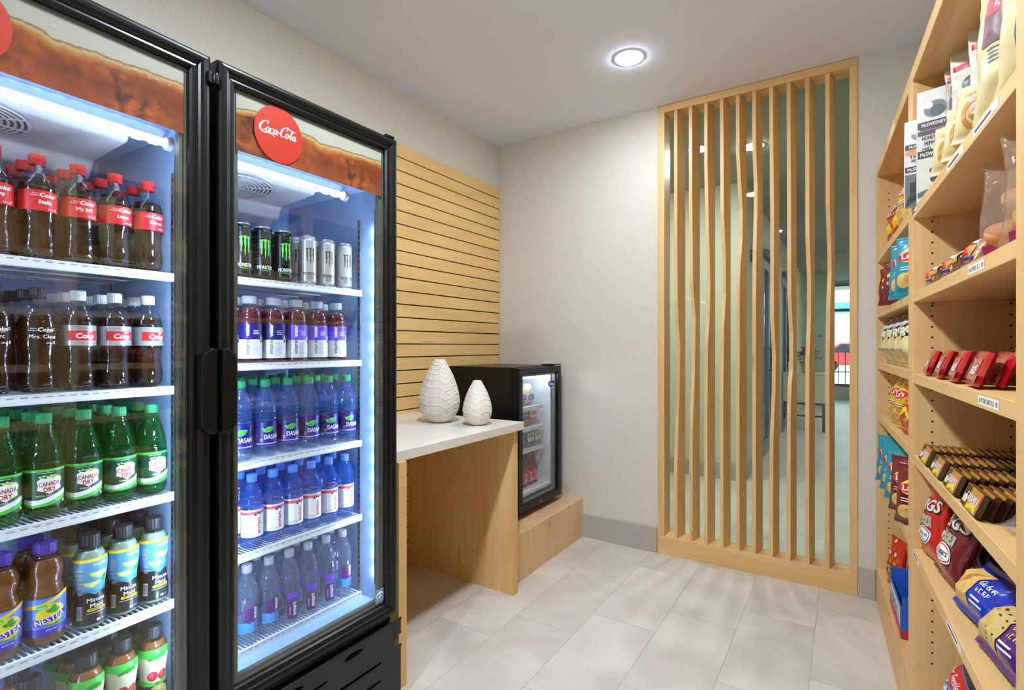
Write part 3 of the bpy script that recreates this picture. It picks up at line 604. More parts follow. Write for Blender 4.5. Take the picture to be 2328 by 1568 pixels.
    hh = MB().box((-.05 if side == 'hinge_right' else -W+.012), .004, DZ1, (-.012 if side == 'hinge_right' else -W+.05), .06, DZ1+.008); hh.build('hinge_cap', BLACK, t, bevel=.002)
    if side == 'hinge_left':
        m = MB().box(-.014, -.008, 1.905, .009, .012, 1.932); m.lathe([(.008, 0), (.008, .028), (0, .028)], 10, c=(.004, -.008, 1.904)); m.build('door_latch', BLACK, t, bevel=.002)
    # louvred kick panel
    Y = -.006
    zt, zb = .289, .035
    outer = [(-W-.001, zb+.01), (-W+.0, zb), (.004, zb), (.005, zb+.014), (.005, .188), (.008, .196), (-.010, .197), (-.024, .206), (-.026, .222), (-.014, .235), (.008, .240), (.005, .246), (.005, zt-.004), (.008, zt), (-W, zt), (-W-.001, zt-.004)]
    holes = [pill(-.203+.145, -.203-.0+.002, .2, .03)] if 0 else []
    holes = [[(-.200+.040*cos(a), .262+.0125*sin(a)) for a in (2*pi*i/24 for i in range(24))], [(-.42+.040*cos(a), .262+.0125*sin(a)) for a in (2*pi*i/24 for i in range(24))]]
    for z in (.178, .118, .068): holes += [pill(-.272, -.083, z, .015)]
    for z in (.232, .178, .118, .068): holes += [pill(-.54, -.300, z, .015)]
    holes += [pill(-.54, -.21, .20, .0)] if 0 else []
    kp = curve_plate('kick_panel', outer, holes, .004, .0022, BLACKM, t); kp.location = (0, -.004, 0)
    MB().box(-W+.02, .02, .03, -.02, .024, .30).build('condenser_screen', DARK, t)
    MB().box(-W+.04, .012, .286, -.04, .03, .306).build('kick_panel_hook', BLACK, t)
    return t
RC_Z = [1.447, 1.200, .915, .652, .378]
LC_Z = [1.436, 1.147, .874, .598, .322]
RO = (-1.33, 1.316, 0); LO = (-1.336, .682, 0); LR = pi/2+radians(2.9)
cooler('tall black glass-door cooler with cola banner, nearer the counter', RO, pi/2, -.050, RC_Z, 'hinge_right', -.165)
cooler('tall black glass-door cooler at the left edge, holding cola and juice', LO, LR, -.018, LC_Z, 'hinge_left', -.062)
def inC(o, rz, x, y, z): return Vector(o)+Matrix.Rotation(rz, 3, 'Z') @ Vector((x, y, z))
# ================================================================ BOTTLES
LIQ = dict(cola=M('cola_liquid', (38, 20, 12), .12), tea=M('tea_liquid', (110, 62, 22), .2), juice=M('apple_juice', (150, 90, 36), .25), lemon=M('lemonade_liquid', (150, 175, 150), .25), orange=M('orange_juice', (222, 130, 40), .3), berry=M('berry_liquid', (84, 20, 36), .15))
CLR = thin('clear_bottle_plastic', (.95, .97, .98), 1.55, .06, bump=.25, bscale=60)
GREENP = thin('green_bottle_plastic', (.30, .74, .36), 1.5, .05, haze=.10, hcol=(30, 130, 60), bump=.5, bscale=70)
BLUEP = thin('blue_bottle_plastic', (.72, .85, .99), 1.5, .05, haze=.12, hcol=(80, 135, 245), bump=.6, bscale=80)
AQUAP = thin('aqua_bottle_plastic', (.82, .92, .985), 1.5, .05, haze=.10, hcol=(90, 140, 220), bump=.5, bscale=75)
SMARTP = thin('pale_bottle_plastic', (.91, .94, .975), 1.5, .05, haze=.12, hcol=(160, 180, 210), bump=.3, bscale=60)
def prof(pts, n=5): return cat(pts, n)
def ribs(a, n, lo=0, hi=1): return lambda t, z, r: (a*(abs(sin(n*t/2))-.5) if lo < z < hi else 0)
def bottle(kind, pts, cap, capmat, shell, art, R0, label_z, liquid=None, lvl=.16, petal=True, wave=None, seg=36, capseg=48, collar=None):
    P = prof(pts); H = pts[-1][1]
    fn = (lambda t, z, r: (-.0028*max(0, cos(5*t)) if z < .018 and r > .012 else 0)+(wave(t, z, r) if wave else 0)) if petal else wave
    root = empty(kind)
    b = MB().lathe(P, seg, fn=fn).build('bottle_body', shell, root); kids = [(b, [])]
    if liquid:
        Q = [(max(r-.0012, 0), z+.001) for r, z in P if z < lvl]; Q.append((Q[-1][0]*.98, lvl)); Q.append((0, lvl))
        kids.append((MB().lathe(Q, 28, fn=fn, caps=False).build('liquid', LIQ[liquid], root), []))
    r, z0, z1 = cap
    m = MB().lathe([(r-.0006, z0), (r, z0+.001), (r, z1-.0025), (r-.001, z1-.0006), (r-.003, z1), (0, z1)], capseg, fn=lambda t, z, q: (-.0005 if int(t/(2*pi)*capseg+.5) % 2 else 0) if q > r-.0008 else 0, caps=False, smooth=False)
    m.lathe([(r-.0016, z0-.003), (r-.0002, z0-.003), (r-.0002, z0-.0005), (r-.0016, z0-.0005)], 24, caps=False)
    kids.append((m.build('cap', capmat, root), []))
    if collar: kids.append((MB().lathe([(collar, z0-.006), (collar, z0-.004)], 24).build('neck_ring', shell, root), []))
    if art:
        rr = R0 if callable(R0) else None
        def mp(x, y, off):
            q = (R0(y) if rr else R0)+off*.6+.0004; t = -pi/2+x/RN
            return (q*cos(t), q*sin(t), label_z+y)
        RN = R0(.05) if rr else R0
        o = lay_art('label', art, mp, sx=.0035, sy=(.006 if rr else None), parent=root); kids.append((o, []))
    for k, _ in kids: k.parent = root
    return Proto(root, kids)
FULL = .034*pi
def band(y0, y1, mat, R, lay=0): return rect(-pi*R*.999, y0, pi*R*.999, y1, mat, lay)
cokeP = [(.010, .004), (.024, .0008), (.029, .006), (.0318, .016), (.0325, .030), (.0310, .048), (.0292, .062), (.0288, .072), (.0300, .086), (.0325, .098), (.0328, .104), (.0328, .148), (.0322, .154), (.0300, .166), (.0250, .180), (.0190, .193), (.0140, .204), (.0125, .209), (.0125, .222)]
def cokeart(name, red=True):
    a = []
    if red: a += band(0, .044, RED, .033)
    a += txt('Share a', -.012, .0365, .0026, WHITE, bold=.01)+txt('Partagez un', -.0125, .0325, .0026, WHITE, bold=.01)+txt('Coke', .0075, .0345, .0085, WHITE, bold=.03, shear=.12)+txt('with', .0235, .0368, .0022, WHITE)+txt('avec', .0235, .0332, .0022, WHITE)
    a += txt(name, .004, .0195, .0078, WHITE, bold=.025)+txt('500 mL', .015, .0055, .003, WHITE)+rect(.0235, .0035, .0265, .0095, WHITE, 2)
    if not red: a = txt('zero', .012, .0285, .003, WHITE)+a
    for i in range(9): a += ell(-.025+.006*i, .012+.003*(i*7 % 5), .0004, .0004, WHITE, 2, 8)
    return a
def wv(t, z, r): return 0
LOW = ribs(.0012, 10, .03, .092)
RCAP = M('cap_red', (214, 30, 38), .4); WCAP = M('cap_white', (225, 230, 232), .4); BCAP = M('cap_charcoal', (40, 42, 44), .4); GCAP = M('cap_green', (22, 148, 92), .45); PCAP = M('cap_purple', (74, 44, 170), .45); LCAP = M('cap_light_blue', (74, 136, 228), .45); CCAP = thin('cap_clear', (.9, .92, .95), 1.5, .15, haze=.55, hcol=(215, 220, 228))
cokes = {n: bottle('cola_bottle', cokeP, (.0148, .208, .228), RCAP, CLR, cokeart(n), .0330, .102, 'cola', .172, wave=LOW) for n in ('Kieran', 'Laura', 'My BFF', 'Stella', 'BFF')}
zeros = {n: bottle('cola_bottle', cokeP, (.0148, .208, .228), BCAP, CLR, cokeart(n, False), .0330, .102, 'cola', .172, wave=LOW) for n in ('Mrs. Claus', 'Marc')}
dietart = band(0, .046, SLV, .033)+rect(-.026, .012, .034, .034, RED, 1)+txt('Coke', .006, .0225, .0115, WHITE, bold=.03, shear=.12)+txt('Diet', .0145, .0315, .0042, WHITE, bold=.02, shear=.2, lay=3)+txt('Diete', .016, .0148, .003, WHITE, lay=3)+lines(-.014, .0405, .016, 2, .0022, GRY, .0008)+txt('500 mL', .020, .005, .003, GRY)
diet = bottle('diet_cola_bottle', cokeP, (.0148, .208, .228), WCAP, CLR, dietart, .0330, .102, 'cola', .172, wave=LOW)
gaP = [(.010, .004), (.025, .0008), (.031, .008), (.0338, .020), (.0342, .028), (.0342, .112), (.0335, .120), (.0320, .134), (.0285, .152), (.0240, .168), (.0195, .184), (.0158, .198), (.0135, .207), (.0125, .211), (.0125, .222)]
def shield(cx, cz, w, h, mat, lay):
    q = [(-.5, .32), (-.34, .5), (-.12, .42), (0, .5), (.12, .42), (.34, .5), (.5, .32), (.46, 0), (.5, -.22), (.25, -.34), (0, -.5), (-.25, -.34), (-.5, -.22), (-.46, 0)]
    return poly([(cx+a*w, cz+b*h) for a, b in q], mat, lay)
def gaart(sub):
    a = band(0, .080, DGRN, .0345)+band(.0745, .080, LGRN, .0345, 1)+lines(-.02, .0715, .018, 1, .002, WHITE)
    a += stroke([(-.05, .010, .012), (-.02, .006, .012), (.01, .012, .016), (.035, .020, .012)], LGRN, 1)+stroke([(-.045, .014, .002), (-.02, .010, .003), (.01, .018, .003), (.035, .028, .003)], WHITE, 2)
    a += ell(.009, .055, .016, .010, YEL, 1)+shield(.002, .044, .042, .036, WHITE, 2)+shield(.002, .044, .038, .032, M('ink_shield', (236, 240, 232), .4), 3)
    a += txt('CANADA', .002, .0485, .0098, M('ink_crimson', (176, 24, 44), .4), bold=.03, width=.036, lay=4, rot=.05)+txt('DRY', .002, .0365, .0098, M('ink_crimson'), bold=.03, width=.021, lay=4, rot=.05)
    for i in range(5): a += ell(-.014+.006*i, .064+.0015*(i % 2), .0028, .0024, M('ink_mapgreen', (150, 215, 150), .4), 3, 10)
    return a+txt(sub, .002, .0235, .0036, WHITE, bold=.015, sp=1.1)+rect(.028, .004, .033, .009, WHITE, 2)+rect(.045, .0, .060, .080, LGRN, 1)
ga = bottle('ginger_ale_bottle', gaP, (.0148, .207, .226), GCAP, GREENP, gaart('GINGER ALE'), .0346, .028, wave=ribs(.0008, 8, .12, .17))
ga2 = bottle('ginger_ale_bottle', gaP, (.0148, .207, .226), GCAP, GREENP, gaart('SODA GINGEMBRE'), .0346, .028, wave=ribs(.0008, 8, .12, .17))
mmP = [(.010, .002), (.026, .0008), (.0305, .006), (.0315, .016), (.0312, .040), (.0290, .062), (.0272, .080), (.0275, .096), (.0298, .114), (.0318, .132), (.0325, .146), (.0312, .158), (.0270, .170), (.0215, .178), (.0192, .183), (.0185, .186), (.0185, .200)]
def mmR(y):
    z = y+.010; P = prof(mmP)
    for (a, za), (b, zb) in zip(P, P[1:]):
        if za <= z <= zb and zb > za: return a+(b-a)*(z-za)/(zb-za)+.0004
    return .027
def mmart():
    K = M('ink_sleeve_black', (16, 18, 20), .35); S = M('ink_sleeve_blue', (84, 170, 220), .35); Lm = M('ink_lime', (176, 214, 60), .35); R = .03
    a = band(0, .078, K, R)+band(.070, .148, S, R)+rect(-.095, .144, .095, .151, YEL, 1)
    v = [(-.095, .060)]+[(x, .078-.012*max(0, 1-abs(x-.002)/.022)) for x in (-.05, -.02, -.008, .002, .012, .024, .05)]+[(.095, .080)]; v += [(x, y+.005) for x, y in v[::-1]]; a += poly(v, M('ink_wave_blue', (60, 150, 210), .35), 3)
    a += poly([(-.02, .085), (.002, .073), (.024, .085), (.02, .10), (-.018, .10)], S, 2)
    for cx, cz, r in ((.007, .119, .019), (-.007, .097, .017)): a += poly([(cx+r*cos(pi+pi*i/14), cz+r*.8*sin(pi+pi*i/14)) for i in range(15)], Lm, 3)+poly([(cx+r*.8*cos(pi+pi*i/14), cz-.001+r*.6*sin(pi+pi*i/14)) for i in range(15)], M('ink_lime_pale', (226, 240, 150), .35), 4)
    a += ell(.019, .100, .0045, .009, M('ink_leafgreen', (40, 150, 50), .35), 3, rot=-.3)+rect(-.004, .134, .022, .140, WHITE, 2)+lines(-.002, .1385, .020, 2, .0022, PBLK, .0009, 3)
    a += txt('Minute', .003, .0555, .0092, WHITE, bold=.03)+txt('Maid', .003, .0430, .0092, WHITE, bold=.03)+poly([(-.013, .0305), (.019, .0305), (.021, .0335), (.019, .0365), (-.013, .0365), (-.015, .0335)], YEL, 2)+txt('LEMONADE', .003, .0335, .0036, PBLK, bold=.02, lay=3)+txt('MADE WITH REAL LEMONS', .003, .0265, .0022, WHITE)
    a += bars(-.034, .014, .010, .030)+lines(-.036, .130, -.022, 20, .0032, WHITE, .0012, 3)+rect(.002, .006, .008, .011, WHITE, 2)+txt('355 mL', .016, .0085, .0024, WHITE)
    return a
lem = bottle('lemonade_bottle', mmP, (.0205, .186, .212), BCAP, CLR, mmart(), mmR, .010, 'lemon', .176, petal=False)
def appleart(oj=False):
    K = M('ink_juice_brown', (70, 44, 24), .4) if not oj else ORG; G = LGRN if not oj else M('ink_marigold', (240, 160, 40), .4); R = .03
    a = band(0, .070, K, R)+band(.066, .148, M('ink_juice_cream', (232, 226, 190), .4), R)+band(.138, .151, G, R, 1)+poly([(-.095, .138)]+[(x, .124+.010*abs(x)/.03) for x in (-.03, -.015, 0, .015, .03)]+[(.095, .138)], G, 1)
    for i in range(7): a += leaf(-.02+.006*i, .126, .014, .004, .4+.3*i, M('ink_leafgreen', (40, 150, 50), .35), 2)
    for cx, cz in ((-.010, .083), (.014, .080)): a += ell(cx, cz, .012, .012, (M('ink_apple_red', (196, 50, 44), .35) if not oj else ORG), 2)+ell(cx-.003, cz+.003, .006, .007, (PNK if not oj else YEL), 3)
    a += poly([(-.095, .070), (-.03, .074), (0, .064), (.03, .074), (.095, .070), (.095, .066), (0, .058), (-.095, .066)], LGRN, 3)+rect(-.013, .104, .015, .116, M('ink_juice_cream'), 3)
    a += ell(.003, .040, .021, .020, GLD, 2)+ell(.003, .040, .0195, .0185, M('ink_oval_gold', (206, 178, 92), .4), 3)+txt('Minute', .003, .038, .0066, PBLK, bold=.025, lay=4)+txt('Maid', .003, .029, .0066, PBLK, bold=.025, lay=4)+ell(.003, .051, .0035, .004, WHITE, 4)+leaf(.001, .051, .004, .0016, 0, RED, 5)
    return a+bars(-.036, .02, .010, .03)
apple = bottle('apple_juice_bottle', mmP, (.0205, .186, .212), BCAP, CLR, appleart(), mmR, .010, 'juice', .176, petal=False)
oj = bottle('orange_juice_bottle', mmP, (.0205, .186, .212), BCAP, CLR, appleart(True), mmR, .010, 'orange', .176, petal=False)
nsP = [(.010, .004), (.026, .0008), (.0325, .006), (.0350, .016), (.0352, .026), (.0352, .106), (.0350, .110), (.0320, .118), (.0295, .126), (.0298, .136), (.0325, .150), (.0330, .158), (.0315, .168), (.0270, .180), (.0215, .190), (.0188, .196), (.018, .206)]
def nestart():
    B = M('ink_tea_blue', (80, 130, 225), .35); V = M('ink_tea_violet', (56, 44, 170), .35)
    a = band(0, .080, B, .0354)+band(0, .016, V, .0354, 1)+poly([(-.112, .068), (-.04, .066), (-.01, .070), (.03, .086), (.112, .086), (.112, .080), (.03, .078), (-.01, .062), (-.04, .058), (-.112, .060)], YEL, 1)
    a += ell(.004, .044, .026, .022, YEL, 1)+poly([(-.025, .020), (.034, .034), (.036, .048), (.0, .038), (-.028, .036)], V, 2)+leaf(.004, .048, .017, .005, .3, M('ink_leafgreen', (40, 150, 50), .35), 3)+leaf(.006, .048, .016, .0055, 1.3, M('ink_leafgreen'), 3)+leaf(.006, .049, .012, .004, 2.7, M('ink_leafgreen'), 3)
    a += txt('NESTEA', .003, .034, .0125, WHITE, bold=.035, width=.052, rot=.20, lay=4)+poly([(-.016, .020), (.028, .028), (.022, .012), (.012, .020)], M('ink_leafgreen'), 1)+poly([(-.02, .066), (-.004, .067), (-.002, .058), (-.018, .055)], LGRN, 2)+txt('apple', -.011, .061, .004, WHITE, lay=3)+txt('APPLE TEA', .004, .011, .003, WHITE)
    return a
nest = bottle('iced_tea_bottle', nsP, (.0205, .199, .219), PCAP, CLR, nestart(), .0354, .026, 'tea', .185, petal=True)
# water and energy drinks
dsP = [(.010, .004), (.025, .0008), (.030, .006), (.0318, .018), (.0318, .034), (.0315, .036), (.0315, .107), (.0320, .109), (.0318, .128), (.0322, .134), (.0318, .146), (.0300, .160), (.0255, .176), (.0195, .192), (.0145, .205), (.0122, .212), (.0122, .226)]
def dasart():
    B = M('ink_deep_blue', (22, 20, 110), .35)
    return band(0, .068, B, .032)+band(0, .008, PUR, .032, 1)+band(.003, .0045, WHITE, .032, 2)+leaf(-.016, .040, .033, .0085, .38, LGRN, 1)+poly([(-.016, .040), (-.021, .052), (-.006, .047)], LGRN, 1)+leaf(-.014, .040, .028, .004, .38, M('ink_leafgreen'), 2)+txt('40', .0, .0465, .0045, M('ink_mapgreen', (150, 215, 150), .4), lay=3)+txt('DASANI', .009, .024, .0135, WHITE, bold=.02, width=.046, lay=3)+rect(-.024, .010, -.019, .019, WHITE, 2)+rect(-.023, .011, -.020, .018, B, 3)+lines(-.016, .0155, .026, 2, .003, PUR, .0009)
das = bottle('water_bottle', dsP, (.0142, .212, .231), GCAP, AQUAP, dasart(), .0319, .036, wave=ribs(.001, 12, .11, .15), seg=36)
evP = [(.010, .004), (.025, .0008), (.0295, .006), (.0312, .016), (.0305, .026), (.0312, .032), (.0306, .036), (.0306, .118), (.0312, .122), (.0312, .138), (.0295, .152), (.0245, .168), (.0180, .182), (.0135, .190), (.0122, .194), (.0122, .208)]
def eviart():
    a = rect(-.045, 0, .034, .080, WHITE)+rect(-.045, .066, .034, .074, PNK, 1)+rect(-.020, .074, .034, .080, M('ink_blush', (240, 190, 195), .4), 1)
    for x, y, s in ((.002, .062, .008), (.010, .066, .009), (.017, .063, .007), (.022, .068, .006)): a += poly([(x-s*.7, y), (x-s*.1, y+s), (x+s*.2, y+s*.4), (x+s*.7, y)], M('ink_slate', (40, 60, 80), .4), 2)
    return a+txt('evian.', .0105, .034, .0125, M('ink_evian_red', (200, 20, 60), .4), rot=pi/2, bold=.02, width=.052, lay=2)+lines(-.020, .009, .020, 2, .003, GRY, .0008)+lines(.020, .055, .030, 5, .010, GRY, .0008, seed=3)
evi = bottle('water_bottle', evP, (.0145, .195, .215), LCAP, BLUEP, eviart(), .0310, .034, wave=ribs(.0009, 10, .12, .15))
smP = [(.010, .003), (.025, .0008), (.030, .005), (.0315, .014), (.0315, .130), (.0312, .140), (.0300, .152), (.0270, .166), (.0220, .180), (.0165, .192), (.0130, .200), (.0122, .204), (.0122, .216)]
def smart(k):
    P = M('ink_plum', (84, 30, 110), .35); V = M('ink_violet', (120, 60, 220), .35); S = M('ink_cyan_soft', (70, 160, 225), .35)
    if k == 0: return poly([(-.012, .0), (-.016, .030), (-.014, .055), (.022, .055), (.022, .012), (.016, .0)], P, 1)+rect(-.014, .064, .020, .082, V, 1)+txt('smart', .006, .030, .013, WHITE, rot=pi/2, bold=.035, width=.042, lay=2)+txt('GLACEAU', -.006, .026, .004, WHITE, rot=pi/2, lay=2)+bars(-.045, .03, .011, .05)+rect(-.065, .02, -.05, .09, S, 1)
    return poly([(-.018, .055), (-.012, .088), (.022, .096), (.024, .050), (-.004, .046)], P, 1)+rect(-.042, .02, .020, .050, S, 1)+txt('smartwater', .012, .048, .011, M('ink_magenta_plum', (130, 40, 130), .35), rot=pi/2, bold=.02, width=.085, lay=2)+txt('water', .012, .074, .0115, WHITE, rot=pi/2, bold=.02, width=.036, lay=3)+lines(-.038, .046, -.012, 5, .005, P, .0009)
sma = [bottle('water_bottle', smP, (.0142, .204, .224), CCAP, SMARTP, smart(k), .0317, .014, wave=None, petal=True) for k in (0, 1)]
vtP = [(.010, .003), (.027, .0008), (.0335, .005), (.0345, .012), (.0345, .118), (.0335, .126), (.0340, .134), (.0325, .146), (.0280, .158), (.0215, .168), (.0185, .173), (.0180, .185)]
def vitart(k):
    D = M('ink_indigo', (30, 24, 100), .35) if k else M('ink_lavender', (110, 80, 215), .35); W_ = M('ink_offwhite', (214, 218, 224), .4)
    a = band(0, .056, W_, .0347)+band(.056, .104, D, .0347)
    for x0 in (-.014, .058, -.086):
        a += txt('vitamin', x0, .036, .011, PBLK, rot=pi/2, bold=.01, width=.050, lay=2)+txt('water', x0, .084, .011, WHITE, rot=pi/2, bold=.03, width=.038, lay=2)+lines(x0+.010, .048, x0+.032, 12, .0035, GRY, .0008, seed=2)+lines(x0+.016, .082, x0+.034, 3, .005, WHITE, .0014, seed=5)
        if not k: a += txt('zero sugar', x0+.024, .095, .006, D if 0 else M('ink_indigo', (30, 24, 100), .35), bold=.01, width=.030)
        a += poly([(x0+.043, .072), (x0+.0475, .056), (x0+.0385, .056)], WHITE, 2)+ell(x0+.043, .052, .0048, .006, D, 2)
    return a
vit = [bottle('vitamin_drink_bottle', vtP, (.0205, .176, .196), CCAP, CLR, vitart(k), .0347, .011, 'berry', .158, petal=False) for k in (0, 1)]
cnP = [(.020, .002), (.0225, 0), (.0235, .003), (.0262, .010), (.0265, .014), (.0265, .142), (.0260, .147), (.0235, .154), (.0232, .157), (.0225, .1585), (.0215, .157), (.021, .1545)]
def claw(cx, mat, k=1):
    a = []
    for i, (x, h, b) in enumerate(((-.010, .046, .006), (.0, .056, .0), (.010, .048, .005))):
        x += cx; a += poly([(x-.0065, .118-b*.3), (x+.004, .121-b*.3), (x+.0022, .108), (x+.0034, .095), (x+.0016, .084), (x+.0022, .078), (x+.0, .118-h), (x-.0016, .080), (x-.0010, .090), (x-.0028, .098), (x-.0016, .112)], mat, 1)
    return a
def canart(light):
    base = M('can_silver', (196, 202, 204), .32, metal=.55) if light else M('can_black', (14, 16, 18), .25, metal=.3); ink = M('ink_charcoal', (50, 54, 56), .4) if light else M('ink_neon_green', (90, 220, 70), .4); w = ink if light else WHITE
    return base, (claw(.0, ink)+txt('MONSTER', .0, .036, .0105, w, bold=.02, width=.044)+txt('ENERGY', .0, .0265, .004, ink, bold=.02, sp=1.4)+(txt('ZERO ULTRA', .0, .020, .003, ink) if light else []))
def can(light, nm):
    base, art = canart(light); root = empty(nm); P = prof(cnP, 3)
    b = MB().lathe(P, 40).build('can_body', base, root)
    top = MB().lathe([(.0236, .1545), (.0238, .1585), (.0228, .1592), (.0222, .157), (.0215, .1552), (0, .1552)], 32, caps=False); top.build('can_lid', M('can_lid_aluminium', (200, 205, 210), .25, metal=.9), root)
    tb = MB().box(-.004, -.013, .1555, .004, .004, .1565).build('pull_tab', ALU, root)
    a = lay_art('label', art, lambda x, y, off: ((.0267+off)*cos(-pi/2+x/.0267), (.0267+off)*sin(-pi/2+x/.0267), y), sx=.003, parent=root)
    return Proto(root, [(o, []) for o in COL.objects if o.parent == root])
monb = can(False, 'energy_drink_can'); monw = can(True, 'energy_drink_can')
ORD = ['first', 'second', 'third', 'fourth', 'fifth', 'sixth', 'seventh', 'eighth', 'ninth', 'tenth', 'eleventh', 'twelfth', 'thirteenth', 'fourteenth', 'fifteenth', 'sixteenth', 'seventeenth']
RB = random.Random(11)
def rows(cool, z, shelf, cols, pitch_y, y0=.163, scat=.0004):
    """cols: list of (x, proto or list per row, desc, category, group, number of rows)"""
    o, rz, side = cool
    for ci, (x, pr, desc, cat_, grp, nr) in enumerate(cols):
        for r in range(nr):
            p = pr[r % len(pr)] if isinstance(pr, list) else pr
            w = inC(o, rz, x+RB.uniform(-scat, scat), y0+r*pitch_y+RB.uniform(-scat, scat), z+.0018)
            q = p.put(w, (0, 0, rz+(-.27 if side == 'right' else -.06)+RB.uniform(-.09, .09)+(RB.uniform(-.5, .5) if r > 1 else 0)))
            tag(q, '%s, %s cooler %s shelf, %s row, %s from right' % (desc, side, shelf, 'front' if r == 0 else ORD[r], ORD[ci]), cat_, grp)
Lc = (LO, LR, 'left'); Rc = (RO, pi/2, 'right')
kk = lambda i: -.070-.0725*i
D = 'red-capped cola bottle'
G_ = 'cola bottles on the left cooler top shelf'
seq = [cokes[n] for n in ('Kieran', 'Laura', 'My BFF', 'Stella', 'BFF', 'Laura', 'Stella')]
rows(Lc, LC_Z[0], 'top', [(kk(i), seq[i], D, 'bottle', G_, 4 if i < 6 else 3) for i in range(6)], .071)
rows(Lc, LC_Z[1], 'second', [(kk(i), (diet if i < 3 else zeros['Mrs. Claus' if i == 3 else 'Marc']), ('white-capped diet cola bottle' if i < 3 else 'dark-capped cola bottle'), 'bottle', 'cola bottles on the second left shelf', 4) for i in range(5)], .071)
rows(Lc, LC_Z[2], 'third', [(-.062-.0715*i, (ga2 if i == 3 else ga), 'green ginger ale bottle', 'bottle', 'ginger ale bottles', 4) for i in range(5)], .073)
rows(Lc, LC_Z[3], 'fourth', [(-.057-.068*i, lem, 'lemonade bottle in blue-black sleeve', 'bottle', 'lemonade bottles', 3) for i in range(3)]+[(-.275, nest, 'purple-capped iced tea bottle', 'bottle', 'iced tea bottles', 2), (-.349, nest, 'purple-capped iced tea bottle', 'bottle', 'iced tea bottles', 3)], .0735)
rows(Lc, LC_Z[4], 'bottom', [(-.059-.070*i, apple, 'apple juice bottle in green sleeve', 'bottle', 'apple juice bottles', 3) for i in range(3)]+[(-.301, oj, 'orange juice bottle', 'bottle', 'orange juice bottles', 2)], .069)
rows(Rc, RC_Z[0], 'top', [(-.105-.0735*i, monw, 'silver energy drink can', 'can', 'silver energy drink cans', 2) for i in range(3)]+[(-.341, monb, 'black energy drink can', 'can', 'black energy drink cans', 3), (-.408, monb, 'black energy drink can', 'can', 'black energy drink cans', 3), (-.472, monb, 'black energy drink can', 'can', 'black energy drink cans', 3)], .058, y0=.158)
rows(Rc, RC_Z[1], 'second', [(-.137-.0775*i, vit[0 if i < 3 else 1], 'vitamin drink bottle with purple-white label', 'bottle', 'vitamin drink bottles', 3) for i in range(5)], .074)
rows(Rc, RC_Z[2], 'third', [(-.091-.0765*i, das, 'clear water bottle with green cap', 'bottle', 'green-capped water bottles', 5) for i in range(6)], .067)
rows(Rc, RC_Z[3], 'fourth', [(-.100-.0678*i, evi, 'blue water bottle with white label', 'bottle', 'blue water bottles', 5) for i in range(6)], .066)
rows(Rc, RC_Z[4], 'bottom', [(-.108-.0692*i, sma[[1, 0, 0, 0, 1, 1][i]], 'pale water bottle with purple print', 'bottle', 'purple-printed water bottles', 4) for i in range(6)], .066)
# ================================================================ SMALL FRIDGE
FO = (-1.566, 3.012, .25)
f = tag(empty('countertop_fridge', FO, pi/2), 'small black glass-door display fridge on the maple plinth', 'display fridge')
FW, FH = .515, .875
MB().box(-FW, .05, .03, -FW+.03, .52, FH).box(-.03, .05, .03, 0, .52, FH).box(-FW+.03, .05, FH-.03, -.03, .52, FH).box(-FW+.03, .49, .03, -.03, .52, FH-.03).box(-FW+.03, .05, .03, -.03, .49, .10).build('cabinet', BLACK, f, bevel=.002)
m = MB(); m.box(-FW+.031, .051, .10, -FW+.055, .488, FH-.031).box(-.055, .051, .10, -.031, .488, FH-.031).box(-FW+.055, .051, FH-.055, -.055, .488, FH-.031).box(-FW+.055, .051, .1005, -.055, .488, .118).box(-FW+.055, .46, .118, -.055, .488, FH-.055)
m.build('liner', WPL, f)
for x in (-FW+.04, -.09):
    for y in (.09, .44): MB().lathe([(.018, 0), (.018, .02), (.014, .031)], 14, c=(x+.02, y, 0)).build('foot', BLACKM, f)
d = empty('door', (0, 0, 0), 0, f)
m = MB(); frame_loop(m, -FW, .035, 0, FH-.004, [(0, .046), (0, .004), (.003, 0), (.038, 0), (.041, .003), (.041, .044), (.002, .046)]); m.build('door_frame', BLACK, d)
MB().box(-FW+.0412, .014, .0762, -.0412, .017, FH-.0452).build('door_glass', GLASS, d)
m = MB(); frame_loop(m, -FW+.0412, .0762, -.0412, FH-.0452, [(0, .018), (.012, .018), (.012, .040), (0, .040)]); m.build('glass_spacer', RUB, d)
lay_art('logo', ell(-.105, FH-.115, .050, .023, M('ink_badge_rim', (180, 205, 235), .4), 0)+ell(-.105, FH-.115, .0475, .0205, M('ink_badge_blue', (24, 40, 150), .4), 1)+txt('Arex', -.107, FH-.115, .021, WHITE, bold=.02, width=.066, shear=.15), flat_map((0, .0138, 0)), sx=None, parent=d, eps=.0001)
MB().box(-.09, .001, FH+.0005, .0, .10, FH+.008).build('hinge_cap', BLACK, f, bevel=.002)
MB().prism([(-FW-.001, .44), (-FW-.001, .72), (-FW-.006, .70), (-FW-.006, .46)], .012, .034, 'y').build('door_handle', BLACK, d, bevel=.001)
o = MB().lathe([(.006, -.001), (.006, .002), (0, .002)], 14, caps=False).build('door_lock', ALU, d); o.location = (-.27, -.0005, .056); o.rotation_euler = (pi/2, 0, 0)
MB().box(-FW+.06, .06, FH-.075, -.07, .075, FH-.056).build('led_light_bar', M('fridge_led', (225, 238, 255), emit=26), f)
FS = [.625, .495, .365, .131]
for z in FS: rod_shelf(f, -FW+.062, -.10, .085, .44, z, step=.016)
